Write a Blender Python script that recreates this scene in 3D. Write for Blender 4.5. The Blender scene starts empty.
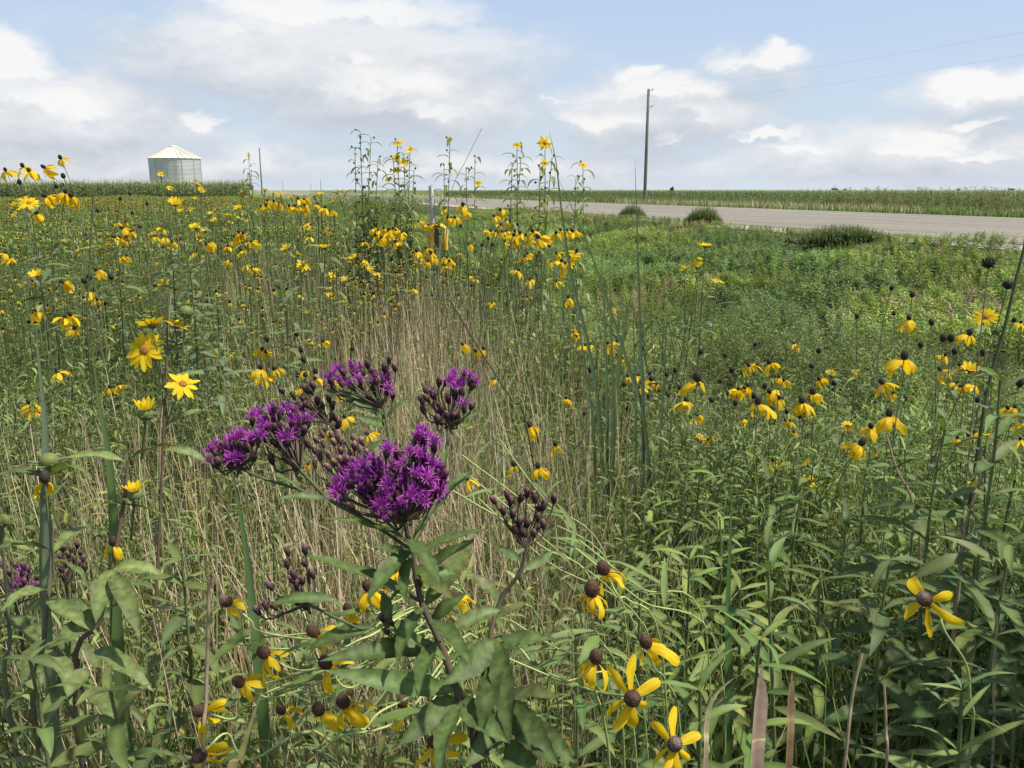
import bpy, math, random
import numpy as np
from mathutils import Vector, Matrix, Quaternion

random.seed(7)
rng = np.random.default_rng(7)
PI = math.pi
scene = bpy.context.scene
COL = scene.collection

# ------------------------------------------------------------------ camera
F = 828.0
EYE = Vector((0, 0, 1.55))
PITCH = math.atan(194.0 / F)
FWD = Vector((0, math.cos(PITCH), -math.sin(PITCH)))
UPV = Vector((0, math.sin(PITCH), math.cos(PITCH)))
RGT = Vector((1, 0, 0))
cam = bpy.data.cameras.new('camera')
cam.sensor_width = 36.0
cam.lens = F / 1024.0 * 36.0
cam.clip_start = 0.02
cam.clip_end = 20000
cam_ob = bpy.data.objects.new('camera', cam)
COL.objects.link(cam_ob)
cam_ob.location = EYE
cam_ob.rotation_euler = (PI / 2 - PITCH, 0, 0)
scene.camera = cam_ob
scene.render.resolution_x = 1024
scene.render.resolution_y = 768
scene.view_settings.view_transform = 'Standard'
scene.view_settings.look = 'None'
scene.view_settings.exposure = 0
scene.cycles.max_bounces = 4
scene.cycles.diffuse_bounces = 2
scene.cycles.glossy_bounces = 2
scene.cycles.transmission_bounces = 4
scene.cycles.use_denoising = True
scene.cycles.adaptive_threshold = .02


def at(px, py, D):
    """the point of the place that lies D metres in front of the standpoint in that direction"""
    return EYE + D * (FWD + RGT * ((px - 512) / F) + UPV * ((384 - py) / F))


def ray(px, py):
    return (FWD + RGT * ((px - 512) / F) + UPV * ((384 - py) / F)).normalized()


def z_over(px, py, p):
    """height reached by that line of sight above the spot p"""
    d = ray(px, py)
    return EYE.z + d.z / math.hypot(d.x, d.y) * math.hypot(p.x - EYE.x, p.y - EYE.y)


# ------------------------------------------------------------------ terrain
RU = np.array([-0.304, 0.953])       # along the road
RN = np.array([0.953, 0.304])        # across the road, away from the field
ROAD_Z = 0.75


def lat(x, y):
    return x * RN[0] + y * RN[1]


_S = np.array([-9000, -60, -5, 1.6, 3.0, 4.5, 7.0, 9.6, 10.0, 22.2, 22.8, 25, 29, 34, 60, 9000.0])
_Z = np.array([-0.6, 0.0, 0.0, 0.0, -.12, -.10, .28, .735, .745, .745, .70, .20, .05, -.1, -.55, -0.6])


def zg_s(s):
    return np.interp(s, _S, _Z)


def zg(x, y):
    return float(zg_s(lat(x, y)))


# ------------------------------------------------------------------ materials
def new_mat(name):
    m = bpy.data.materials.new(name)
    m.use_nodes = True
    nt = m.node_tree
    nt.nodes.clear()
    return m, nt


def N(nt, typ, **kw):
    n = nt.nodes.new(typ)
    for k, v in kw.items():
        setattr(n, k, v)
    return n


def veg_mat(name, transl=0.3, rough=0.5, spec=0.35, ttint=(1.15, 1.2, 0.55), noise=0.0, nscale=60, bump=0.0):
    m, nt = new_mat(name)
    L = nt.links
    at_ = N(nt, 'ShaderNodeAttribute', attribute_name='Col')
    col = at_.outputs['Color']
    if noise > 0:
        geo = N(nt, 'ShaderNodeNewGeometry')
        no = N(nt, 'ShaderNodeTexNoise')
        no.inputs['Scale'].default_value = nscale
        no.inputs['Detail'].default_value = 3
        L.new(geo.outputs['Position'], no.inputs['Vector'])
        mr = N(nt, 'ShaderNodeMapRange')
        mr.inputs['From Min'].default_value = 0.3
        mr.inputs['From Max'].default_value = 0.7
        mr.inputs['To Min'].default_value = 1 - noise
        mr.inputs['To Max'].default_value = 1 + noise
        L.new(no.outputs['Fac'], mr.inputs['Value'])
        mu = N(nt, 'ShaderNodeVectorMath', operation='SCALE')
        L.new(col, mu.inputs[0])
        L.new(mr.outputs[0], mu.inputs['Scale'])
        col = mu.outputs[0]
    p = N(nt, 'ShaderNodeBsdfPrincipled')
    p.inputs['Roughness'].default_value = rough
    p.inputs['Specular IOR Level'].default_value = spec
    L.new(col, p.inputs['Base Color'])
    if bump > 0:
        geo2 = N(nt, 'ShaderNodeNewGeometry')
        no2 = N(nt, 'ShaderNodeTexNoise')
        no2.inputs['Scale'].default_value = 350
        L.new(geo2.outputs['Position'], no2.inputs['Vector'])
        b = N(nt, 'ShaderNodeBump')
        b.inputs['Strength'].default_value = bump
        b.inputs['Distance'].default_value = 0.002
        L.new(no2.outputs['Fac'], b.inputs['Height'])
        L.new(b.outputs[0], p.inputs['Normal'])
    out = N(nt, 'ShaderNodeOutputMaterial')
    if transl > 0:
        t = N(nt, 'ShaderNodeBsdfTranslucent')
        mt = N(nt, 'ShaderNodeVectorMath', operation='MULTIPLY')
        L.new(col, mt.inputs[0])
        mt.inputs[1].default_value = ttint
        L.new(mt.outputs[0], t.inputs['Color'])
        mix = N(nt, 'ShaderNodeMixShader')
        mix.inputs[0].default_value = transl
        L.new(p.outputs[0], mix.inputs[1])
        L.new(t.outputs[0], mix.inputs[2])
        L.new(mix.outputs[0], out.inputs[0])
    else:
        L.new(p.outputs[0], out.inputs[0])
    return m


def plain_mat(name, col, rough=0.6, metal=0.0, noise=0.15, scale=8, bump=0.0, spec=0.4, stretch=(1, 1, 1)):
    m, nt = new_mat(name)
    L = nt.links
    tc = N(nt, 'ShaderNodeTexCoord')
    mp = N(nt, 'ShaderNodeMapping')
    mp.inputs['Scale'].default_value = stretch
    L.new(tc.outputs['Object'], mp.inputs[0])
    no = N(nt, 'ShaderNodeTexNoise')
    no.inputs['Scale'].default_value = scale
    no.inputs['Detail'].default_value = 5
    L.new(mp.outputs[0], no.inputs['Vector'])
    mr = N(nt, 'ShaderNodeMapRange')
    mr.inputs['From Min'].default_value = 0.3
    mr.inputs['From Max'].default_value = 0.7
    mr.inputs['To Min'].default_value = 1 - noise
    mr.inputs['To Max'].default_value = 1 + noise
    L.new(no.outputs['Fac'], mr.inputs['Value'])
    rgb = N(nt, 'ShaderNodeRGB')
    rgb.outputs[0].default_value = (*col, 1)
    mu = N(nt, 'ShaderNodeVectorMath', operation='SCALE')
    L.new(rgb.outputs[0], mu.inputs[0])
    L.new(mr.outputs[0], mu.inputs['Scale'])
    p = N(nt, 'ShaderNodeBsdfPrincipled')
    p.inputs['Roughness'].default_value = rough
    p.inputs['Metallic'].default_value = metal
    p.inputs['Specular IOR Level'].default_value = spec
    L.new(mu.outputs[0], p.inputs['Base Color'])
    if bump > 0:
        b = N(nt, 'ShaderNodeBump')
        b.inputs['Strength'].default_value = bump
        b.inputs['Distance'].default_value = 0.01
        L.new(no.outputs['Fac'], b.inputs['Height'])
        L.new(b.outputs[0], p.inputs['Normal'])
    out = N(nt, 'ShaderNodeOutputMaterial')
    L.new(p.outputs[0], out.inputs[0])
    return m


M_LEAF = veg_mat('leaf', .28, .5, .22, noise=.12, nscale=40)
M_GRASS = veg_mat('grass_blades', .30, .5, .2)
M_DRY = veg_mat('dry_straw', .22, .7, .2, ttint=(1, .95, .8), noise=.2, nscale=90)
M_PETAL = veg_mat('yellow_petal', .45, .55, .2, ttint=(1.05, .95, .35))
M_PURPLE = veg_mat('purple_floret', .25, .55, .2, ttint=(1.1, .6, 1.1))
M_HERO_LEAF = veg_mat('ironweed_leaf', .26, .5, .25, noise=.34, nscale=130, bump=.12)
M_STEM = veg_mat('stem_skin', 0, .7, .22, noise=.15, nscale=120)
M_CONE = veg_mat('cone_seed', 0, .8, .2, noise=.45, nscale=900, bump=.9)


# ------------------------------------------------------------------ mesh plumbing
class G:
    """quads with a colour per vertex"""

    def __init__(s):
        s.V, s.F, s.C, s.n = [], [], [], 0

    def add(s, V, Fq, C):
        V = np.asarray(V, dtype=np.float32).reshape(-1, 3)
        C = np.asarray(C, dtype=np.float32)
        if C.ndim == 1:
            C = np.repeat(C[None], len(V), 0)
        s.V.append(V)
        s.F.append(np.asarray(Fq, dtype=np.int64).reshape(-1, 4) + s.n)
        s.C.append(C)
        s.n += len(V)

    def get(s):
        if not s.V:
            return np.zeros((0, 3), np.float32), np.zeros((0, 4), np.int64), np.zeros((0, 3), np.float32)
        return np.concatenate(s.V), np.concatenate(s.F), np.concatenate(s.C)


def mesh_from(name, g, mat, smooth=True):
    V, Fq, C = g.get() if isinstance(g, G) else g
    me = bpy.data.meshes.new(name)
    nv, nf = len(V), len(Fq)
    me.vertices.add(nv)
    me.vertices.foreach_set('co', V.astype(np.float32).ravel())
    me.loops.add(nf * 4)
    me.loops.foreach_set('vertex_index', Fq.astype(np.int32).ravel())
    me.polygons.add(nf)
    me.polygons.foreach_set('loop_start', np.arange(0, nf * 4, 4, dtype=np.int32))
    me.polygons.foreach_set('loop_total', np.full(nf, 4, dtype=np.int32))
    me.polygons.foreach_set('use_smooth', np.full(nf, smooth, dtype=bool))
    a = me.attributes.new('Col', 'FLOAT_COLOR', 'POINT')
    c4 = np.ones((nv, 4), np.float32)
    c4[:, :3] = C
    a.data.foreach_set('color', c4.ravel())
    me.materials.append(mat)
    me.update(calc_edges=True)
    return me


def link(name, data, parent=None, loc=None, quat=None, scale=None):
    o = bpy.data.objects.new(name, data)
    COL.objects.link(o)
    if parent is not None:
        o.parent = parent
    if loc is not None:
        o.location = loc
    if quat is not None:
        o.rotation_mode = 'QUATERNION'
        o.rotation_quaternion = quat
    if scale is not None:
        o.scale = (scale,) * 3 if not hasattr(scale, '__len__') else scale
    return o


def tag(o, label=None, cat=None, group=None, kind=None):
    if label:
        o['label'] = label
    if cat:
        o['category'] = cat
    if group:
        o['group'] = group
    if kind:
        o['kind'] = kind
    return o


def thing(name, loc, label, cat, group=None):
    o = link(name, None, None, loc)
    o.empty_display_size = .05
    return tag(o, label, cat, group)


def nrm(v):
    v = np.asarray(v, float)
    return v / (np.linalg.norm(v) + 1e-12)


def tube(g, pts, r, col, sides=5, col2=None):
    """tube along a polyline; r a number or a list"""
    P = np.asarray([tuple(p) for p in pts], float)
    n = len(P)
    R = np.full(n, r, float) if np.isscalar(r) else np.asarray(r, float)
    T = np.gradient(P, axis=0)
    T /= np.linalg.norm(T, axis=1)[:, None] + 1e-12
    ref = np.array([1.0, 0, 0]) if abs(T[0][0]) < .8 else np.array([0, 1.0, 0])
    A = np.cross(T, ref)
    A /= np.linalg.norm(A, axis=1)[:, None] + 1e-12
    B = np.cross(T, A)
    th = np.arange(sides) * 2 * PI / sides
    V = P[:, None] + R[:, None, None] * (A[:, None] * np.cos(th)[None, :, None] + B[:, None] * np.sin(th)[None, :, None])
    Fq = []
    for i in range(n - 1):
        for j in range(sides):
            k = (j + 1) % sides
            Fq.append((i * sides + j, i * sides + k, (i + 1) * sides + k, (i + 1) * sides + j))
    col = np.asarray(col, float)
    if col2 is not None:
        t = np.linspace(0, 1, n)[:, None, None]
        C = (col[None, None] * (1 - t) + np.asarray(col2)[None, None] * t) * np.ones((1, sides, 1))
        C = C.reshape(-1, 3)
    else:
        C = col
    g.add(V.reshape(-1, 3), Fq, C)


def bez(p0, p1, p2, p3, n=10):
    t = np.linspace(0, 1, n)[:, None]
    p0, p1, p2, p3 = [np.asarray(tuple(p), float) for p in (p0, p1, p2, p3)]
    return (1 - t) ** 3 * p0 + 3 * (1 - t) ** 2 * t * p1 + 3 * (1 - t) * t * t * p2 + t ** 3 * p3


def spline(pts, n=6):
    """Catmull-Rom through the points"""
    P = [np.asarray(tuple(p), float) for p in pts]
    P = [2 * P[0] - P[1]] + P + [2 * P[-1] - P[-2]]
    out = []
    for i in range(1, len(P) - 2):
        a, b, c, d = P[i - 1], P[i], P[i + 1], P[i + 2]
        for k in range(n):
            t = k / n
            out.append(.5 * ((2 * b) + (-a + c) * t + (2 * a - 5 * b + 4 * c - d) * t * t + (-a + 3 * b - 3 * c + d) * t ** 3))
    out.append(P[-2])
    return np.array(out)


def ellipsoid(g, c, rx, rz, axis, col, nu=8, nv=6, col_top=None, egg=0.0):
    """ellipsoid with its long axis along axis"""
    ax = nrm(axis)
    ref = np.array([1.0, 0, 0]) if abs(ax[0]) < .8 else np.array([0, 1.0, 0])
    a = nrm(np.cross(ax, ref))
    b = np.cross(ax, a)
    V, C = [], []
    col = np.asarray(col, float)
    ct = col if col_top is None else np.asarray(col_top, float)
    for i in range(nv + 1):
        f = PI * (i + .0) / nv
        f = min(max(f, .06), PI - .06)
        z = -math.cos(f)
        rr = math.sin(f) * (1 - egg * z)
        for j in range(nu):
            t = 2 * PI * j / nu
            V.append(np.asarray(c, float) + ax * rz * z + (a * math.cos(t) + b * math.sin(t)) * rx * rr)
            w = max(0, z)
            C.append(col * (1 - w) + ct * w)
    Fq = []
    for i in range(nv):
        for j in range(nu):
            k = (j + 1) % nu
            Fq.append((i * nu + j, i * nu + k, (i + 1) * nu + k, (i + 1) * nu + j))
    g.add(np.array(V), Fq, np.array(C))


def prof_leaf(t):
    return np.power(np.sin(PI * np.power(t, .78)), .9) * .98 + .02 * (1 - t)


def prof_blade(t):
    return np.clip(1.05 - t ** 2.2, .03, 1) * np.minimum(1, .55 + 2 * t)


def prof_petal(t):
    return np.clip(.45 + 1.6 * t - 1.35 * t ** 2.6, .2, 1.1) * np.where(t > .97, .55, 1)


def leaf(g, base, dirv, upv, L, W, col, nseg=5, droop=.6, fold=.25, prof=prof_leaf, tipcol=None, wide=3, roll=0.0, ribcol=None, serr=0.0, wave=0.0, ph=0.0, bow=0.0, vein=0.0):
    """a leaf from base towards dirv, bending away from upv by droop radians over its length"""
    d = nrm(dirv)
    u = nrm(np.asarray(upv, float) - np.dot(upv, d) * d)
    s = np.cross(d, u)
    if roll:
        u, s = u * math.cos(roll) + s * math.sin(roll), s * math.cos(roll) - u * math.sin(roll)
    t = np.linspace(0, 1, nseg + 1)
    ang = -droop * t
    dx = np.cos(ang)
    dz = np.sin(ang)
    X = np.concatenate([[0], np.cumsum((dx[1:] + dx[:-1]) / 2)]) / nseg * L
    Zz = np.concatenate([[0], np.cumsum((dz[1:] + dz[:-1]) / 2)]) / nseg * L
    w = prof(t) * W / 2
    if serr:
        w = w * (1 + serr * np.where(np.arange(nseg + 1) % 2 == 0, 1, -1))
    nl = -np.sin(ang)[:, None] * d[None] + np.cos(ang)[:, None] * u[None]
    mid = np.asarray(base, float) + X[:, None] * d + Zz[:, None] * u + (bow * L * np.sin(PI * t))[:, None] * s
    col = np.asarray(col, float)
    if nseg == 1 and wide == 2 and prof is prof_leaf:          # far leaf: one bent diamond
        b0 = np.asarray(base, float)
        m = b0 + d * L * .42 + u * L * .02
        e = b0 + (d * math.cos(droop * .5) - u * math.sin(droop * .5)) * L
        g.add(np.array([b0, m + s * W * .5, e, m - s * W * .5]), [(0, 1, 2, 3)], np.array([col, col, col * 1.05, col]))
        return
    tc = col if tipcol is None else np.asarray(tipcol, float)
    C = col[None] * (1 - t[:, None]) + tc[None] * t[:, None]
    if vein:
        C = C * (1 + vein * np.where(np.arange(nseg + 1) % 2 == 0, 1, -1))[:, None]
    if wide == 5:                                   # pleated petal
        cols_, rows_ = [], []
        for k, (f, zo, cm_) in enumerate(((1, 0, 1.0), (.5, .16, .90), (0, 0, 1.05), (-.5, .16, .88), (-1, 0, 1.0))):
            back = (np.where(t > .95, -.045 * L, 0) if k in (1, 3) else 0 * t)
            P_ = mid + (f * w)[:, None] * s + ((fold * abs(f) + zo * np.sin(PI * np.clip(t * 1.2, 0, 1)) + wave * f * np.sin(t * 9 + ph)) * w)[:, None] * nl + back[:, None] * d
            cols_.append(P_)
            rows_.append(C * cm_)
        V = np.stack(cols_, 1).reshape(-1, 3)
        CC = np.stack(rows_, 1).reshape(-1, 3)
        Fq = [(5 * i + k, 5 * i + k + 1, 5 * i + k + 6, 5 * i + k + 5) for i in range(nseg) for k in range(4)]
        g.add(V, Fq, CC)
        return
    if wide == 3:
        wv = wave * w * np.sin(t * 17 + ph)
        wv2 = wave * w * np.sin(t * 14 + ph * 2 + 1)
        E1 = mid + w[:, None] * s + (fold * w + wv)[:, None] * nl
        E2 = mid - w[:, None] * s + (fold * w + wv2)[:, None] * nl
        V = np.stack([E1, mid, E2], 1).reshape(-1, 3)
        cm = C * 1.25 if ribcol is None else np.repeat(np.asarray(ribcol, float)[None], nseg + 1, 0)
        CC = np.stack([C, cm, C], 1).reshape(-1, 3)
        Fq = []
        for i in range(nseg):
            a = 3 * i
            Fq += [(a, a + 1, a + 4, a + 3), (a + 1, a + 2, a + 5, a + 4)]
    else:
        V = np.stack([mid + w[:, None] * s, mid - w[:, None] * s], 1).reshape(-1, 3)
        CC = np.stack([C, C], 1).reshape(-1, 3)
        Fq = [(2 * i, 2 * i + 1, 2 * i + 3, 2 * i + 2) for i in range(nseg)]
    g.add(V, Fq, CC)


def instances(tpl, P, rz, sc, lean, tint, h=1.0):
    """many copies of one template mesh as arrays (ground cover only)"""
    V, Fq, C = tpl
    n, nv = len(P), len(V)
    c, s = np.cos(rz)[:, None], np.sin(rz)[:, None]
    x = V[None, :, 0] * sc[:, None]
    y = V[None, :, 1] * sc[:, None]
    z = V[None, :, 2] * sc[:, None]
    X = x * c - y * s
    Y = x * s + y * c
    zz = np.clip(z, 0, None)
    X = X + lean[:, :1] * zz * zz
    Y = Y + lean[:, 1:2] * zz * zz
    VV = np.stack([X + P[:, :1], Y + P[:, 1:2], z + P[:, 2:3]], 2).reshape(-1, 3)
    FF = (Fq[None] + (np.arange(n) * nv)[:, None, None]).reshape(-1, 4)
    CC = (C[None] * tint[:, None, :]).reshape(-1, 3)
    return VV, FF, CC


def add_instances(g, tpls, P, sc, tint, lean_amt=.15, seed=0):
    r = np.random.default_rng(seed)
    n = len(P)
    which = r.integers(0, len(tpls), n)
    for k, t in enumerate(tpls):
        m = which == k
        c = int(m.sum())
        if c == 0:
            continue
        V, Fq, C = instances(t, P[m], r.uniform(0, 2 * PI, c), sc[m], r.normal(0, lean_amt, (c, 2)), tint[m])
        g.add(V, Fq, C)


def blades(g, P, h, w, bend, az, c0, c1, nseg=4):
    """N grass blades or stalks at once. c0 colour at the base, c1 at the tip (N,3)"""
    n = len(P)
    t = np.linspace(0, 1, nseg + 1)[None, :]
    d = np.stack([np.cos(az), np.sin(az)], 1)
    px = np.stack([-np.sin(az), np.cos(az)], 1)
    hor = (bend * h)[:, None] * t ** 1.9
    ver = h[:, None] * t * (1 - .35 * np.minimum(bend[:, None], 1.3) ** 2 * t)
    ww = (w / 2)[:, None] * np.clip(1.08 - t ** 1.8, .12, 1)
    base = P[:, None, :]
    X = base[..., 0] + d[:, :1] * hor
    Y = base[..., 1] + d[:, 1:] * hor
    Zv = base[..., 2] + ver
    V = np.zeros((n, nseg + 1, 2, 3))
    V[:, :, 0, 0] = X + px[:, :1] * ww
    V[:, :, 0, 1] = Y + px[:, 1:] * ww
    V[:, :, 1, 0] = X - px[:, :1] * ww
    V[:, :, 1, 1] = Y - px[:, 1:] * ww
    V[:, :, 0, 2] = Zv
    V[:, :, 1, 2] = Zv
    q = np.array([(2 * i, 2 * i + 1, 2 * i + 3, 2 * i + 2) for i in range(nseg)])
    FF = (q[None] + (np.arange(n) * (nseg + 1) * 2)[:, None, None]).reshape(-1, 4)
    tt = t[:, :, None]
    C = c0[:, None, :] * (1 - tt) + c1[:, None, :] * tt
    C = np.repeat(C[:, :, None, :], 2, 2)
    g.add(V.reshape(-1, 3), FF, C.reshape(-1, 3))


# ------------------------------------------------------------------ sampling of the field
def vnoise(x, y, sc, seed=0):
    """smooth value noise 0..1"""
    r = np.random.default_rng(seed)
    tab = r.random((64, 64))
    u, v = np.asarray(x) / sc, np.asarray(y) / sc
    iu, iv = np.floor(u).astype(int), np.floor(v).astype(int)
    fu, fv = u - iu, v - iv
    fu, fv = fu * fu * (3 - 2 * fu), fv * fv * (3 - 2 * fv)
    a = tab[iu % 64, iv % 64]
    b = tab[(iu + 1) % 64, iv % 64]
    c = tab[iu % 64, (iv + 1) % 64]
    d = tab[(iu + 1) % 64, (iv + 1) % 64]
    return (a * (1 - fu) + b * fu) * (1 - fv) + (c * (1 - fu) + d * fu) * fv


def wedge(n, d0, d1, smin=-1e9, smax=1e9, pxr=(-120, 1140), r=rng, dexp=1.0):
    """n points on the ground within sight, uniformly by area between two distances"""
    out = []
    need = n
    while need > 0:
        k = int(need * 1.6) + 50
        D = np.sqrt(r.uniform(d0 * d0, d1 * d1, k)) if dexp == 1.0 else d0 * (d1 / d0) ** r.random(k)
        px = r.uniform(pxr[0], pxr[1], k)
        x = (px - 512) / F * D
        s = lat(x, D)
        m = (s > smin) & (s < smax)
        q = np.stack([x[m], D[m]], 1)
        if len(q) == 0:
            break
        out.append(q[:need])
        need -= len(out[-1])
    q = np.concatenate(out) if out else np.zeros((0, 2))
    z = zg_s(lat(q[:, 0], q[:, 1]))
    return np.column_stack([q, z])


def pick(cols, n, r=rng, jit=.12):
    c = np.asarray(cols)[r.integers(0, len(cols), n)]
    return c * (1 + r.normal(0, jit, (n, 1))) * (1 + r.normal(0, jit * .3, (n, 3)))


GREENS = [(.125, .185, .048), (.098, .152, .043), (.155, .215, .060), (.085, .128, .046), (.172, .208, .056)]
GREY_GREENS = [(.165, .205, .085), (.135, .180, .072), (.200, .235, .095), (.150, .190, .066)]
LUSH = [(.165, .225, .062), (.135, .195, .058), (.195, .250, .078), (.215, .245, .105), (.115, .165, .055)]
DRY = [(.56, .45, .29), (.62, .51, .34), (.46, .35, .21), (.66, .57, .41), (.48, .35, .22)]


# ------------------------------------------------------------------ plant templates (stand at the origin)
def leafy_template(seed, h, nleaf, L, W, stemr, stemcol, col, nseg=4, wide=3, upa=(20, 60), droop=(.3, 1.2), start=.15, opposite=False, top=.55, sides=4, branch=0):
    r = random.Random(seed)
    g = G()
    wob = [(r.uniform(-.04, .04) * h, r.uniform(-.04, .04) * h) for _ in range(4)]
    pts = spline([(0, 0, -.03), (wob[0][0], wob[0][1], h * .33), (wob[1][0], wob[1][1], h * .66), (wob[2][0], wob[2][1], h)], 3)
    tube(g, pts, list(np.linspace(stemr, stemr * .45, len(pts))), stemcol, sides)
    axes = [(pts, 1.0, nleaf)]
    for b in range(branch):
        t0 = r.uniform(.35, .75)
        p0 = pts[int(t0 * (len(pts) - 1))]
        a = r.uniform(0, 2 * PI)
        bl = h * r.uniform(.22, .4)
        p3 = p0 + np.array([math.cos(a) * bl * .55, math.sin(a) * bl * .55, bl * .8])
        bp = bez(p0, p0 + (p3 - p0) * .4 + np.array([0, 0, -.02]), p3 - np.array([0, 0, bl * .3]), p3, 6)
        tube(g, bp, list(np.linspace(stemr * .6, stemr * .3, 6)), stemcol, 3)
        axes.append((bp, .7, max(4, nleaf // 4)))
    for pts_, k, n in axes:
        az = r.uniform(0, 2 * PI)
        for i in range(n):
            t = start + (1 - start) * (i / max(1, n - 1)) if pts_ is pts else .1 + .9 * i / max(1, n - 1)
            f = t * (len(pts_) - 1)
            j = min(int(f), len(pts_) - 2)
            p = pts_[j] * (1 - (f - j)) + pts_[j + 1] * (f - j)
            az += (2.4 if not opposite else (PI if i % 2 else PI / 2)) + r.uniform(-.3, .3)
            up = math.radians(r.uniform(*upa)) * (.6 + .7 * t)
            ll = L * k * (1 - (1 - top) * max(0, t - .4) / .6) * r.uniform(.75, 1.2)
            d = (math.cos(az) * math.cos(up), math.sin(az) * math.cos(up), math.sin(up))
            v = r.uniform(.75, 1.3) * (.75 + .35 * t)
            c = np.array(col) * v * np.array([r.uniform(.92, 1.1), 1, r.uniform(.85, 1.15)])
            leaf(g, p, d, (0, 0, 1), ll, W * ll / L * r.uniform(.85, 1.15), c, nseg, r.uniform(*droop), r.uniform(.05, .5), wide=wide, roll=r.uniform(-.5, .5), tipcol=None if r.random() > .1 else c * np.array((1.5, 1.05, .9)))
    return g.get()


def scaled(tpl, k):
    return tpl[0] * k, tpl[1], tpl[2]


W1 = np.array((1.0, 1.0, 1.0))
STEMG = (.14, .17, .07)
STEMB = (.12, .09, .055)
# field weeds, near, middle and far (unit colours are tinted per plant)
TN = [leafy_template(10 + i, .95, 30, .085, .015, .0022, (1.1, 1.05, 1.0), (1, 1, 1), 4, 3, (5, 55), (.3, 1.4), .2, branch=i % 3) for i in range(6)]
TN_B = [leafy_template(30 + i, .9, 30, .095, .0165, .0026, (1.1, 1.0, .9), (1, 1, 1), 5, 3, (0, 45), (.4, 1.5), .1, opposite=bool(i % 2), branch=i % 2) for i in range(6)]
TM = [leafy_template(50 + i, .95, 22, .09, .020, .0028, (1.1, 1.05, 1.0), (1, 1, 1), 2, 2, (5, 60), (.3, 1.2), .3, sides=3) for i in range(5)]
TF = [leafy_template(60 + i, .95, 12, .13, .04, .006, (1.1, 1.05, 1.0), (1, 1, 1), 1, 2, (10, 60), (.3, 1.0), .5, sides=3) for i in range(4)]
# fine bushy herbs of the ditch
TD = [leafy_template(70 + i, .5, 44, .056, .0115, .0015, (1.0, 1.0, .9), (1, 1, 1), 2, 2, (-10, 50), (.2, 1.1), .2, branch=3, sides=3) for i in range(5)]
TDF = [leafy_template(80 + i, .5, 40, .066, .0155, .0016, (1.0, 1.0, .9), (1, 1, 1), 1, 2, (-10, 50), (.2, .9), .35, branch=3, sides=3) for i in range(4)]

TDL = [leafy_template(90 + i, .2, 30, .070, .015, .0016, (1.0, 1.0, .9), (1, 1, 1), 1, 2, (-10, 60), (.1, .9), .15, branch=2, sides=3) for i in range(4)]

# region rules: how far up the cover stands
def canopy(x, y):
    s = lat(x, y)
    right = (s > 1.2) & (y > 2.2)
    return np.where(right, .5, .85)


S_EDGE = 1.7          # the flower field ends here, the ditch begins


# ------------------------------------------------------------------ ground sheet
def build_ground():
    s = np.concatenate([-np.geomspace(6000, 6, 26), np.linspace(-5, 34, 79), np.geomspace(36, 6000, 26)])
    t = np.concatenate([-np.geomspace(300, 4, 8), np.linspace(-3, 40, 87), np.geomspace(42, 7000, 34)])
    S, T = np.meshgrid(s, t, indexing='ij')
    X = S * RN[0] + T * RU[0]
    Y = S * RN[1] + T * RU[1]
    nz = (vnoise(X, Y, .9, 3) - .5) * .10
    nz = np.where((S > 9.4) & (S < 23) | (np.abs(T) > 60) | (np.abs(S) > 40), 0, nz)
    Z = zg_s(S) + nz
    V = np.stack([X, Y, Z], 2).reshape(-1, 3)
    a, b = len(s), len(t)
    i, j = np.meshgrid(np.arange(a - 1), np.arange(b - 1), indexing='ij')
    k = (i * b + j).ravel()
    Fq = np.stack([k, k + b, k + b + 1, k + 1], 1)
    C = np.zeros((a, b, 3))
    C[:] = (.038, .034, .020)
    C[(S > S_EDGE)] = (.050, .066, .024)
    C[(S > 8.6) & (S < 10.2)] = (.10, .115, .05)
    C[(S > 22)] = (.19, .24, .09)
    far = np.hypot(S, T) > 70
    C[far] = (.20, .24, .11)
    g = G()
    g.add(V, Fq, C.reshape(-1, 3))
    m, nt = new_mat('soil')
    L = nt.links
    at_ = N(nt, 'ShaderNodeAttribute', attribute_name='Col')
    geo = N(nt, 'ShaderNodeNewGeometry')
    n1 = N(nt, 'ShaderNodeTexNoise')
    n1.inputs['Scale'].default_value = 18
    n1.inputs['Detail'].default_value = 8
    n1.inputs['Roughness'].default_value = .7
    L.new(geo.outputs['Position'], n1.inputs['Vector'])
    n2 = N(nt, 'ShaderNodeTexNoise')
    n2.inputs['Scale'].default_value = .12
    n2.inputs['Detail'].default_value = 4
    L.new(geo.outputs['Position'], n2.inputs['Vector'])
    ad = N(nt, 'ShaderNodeMath', operation='ADD')
    L.new(n1.outputs['Fac'], ad.inputs[0])
    L.new(n2.outputs['Fac'], ad.inputs[1])
    mr = N(nt, 'ShaderNodeMapRange')
    mr.inputs['From Min'].default_value = .6
    mr.inputs['From Max'].default_value = 1.4
    mr.inputs['To Min'].default_value = .55
    mr.inputs['To Max'].default_value = 1.45
    L.new(ad.outputs[0], mr.inputs['Value'])
    mu = N(nt, 'ShaderNodeVectorMath', operation='SCALE')
    L.new(at_.outputs['Color'], mu.inputs[0])
    L.new(mr.outputs[0], mu.inputs['Scale'])
    p = N(nt, 'ShaderNodeBsdfPrincipled')
    p.inputs['Roughness'].default_value = .95
    p.inputs['Specular IOR Level'].default_value = .1
    L.new(mu.outputs[0], p.inputs['Base Color'])
    b_ = N(nt, 'ShaderNodeBump')
    b_.inputs['Distance'].default_value = .03
    L.new(n1.outputs['Fac'], b_.inputs['Height'])
    L.new(b_.outputs[0], p.inputs['Normal'])
    o = N(nt, 'ShaderNodeOutputMaterial')
    L.new(p.outputs[0], o.inputs[0])
    tag(link('ground', mesh_from('ground', g, m)), 'gently sloping meadow ground under the plants, flat to the horizon', kind='structure')


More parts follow.
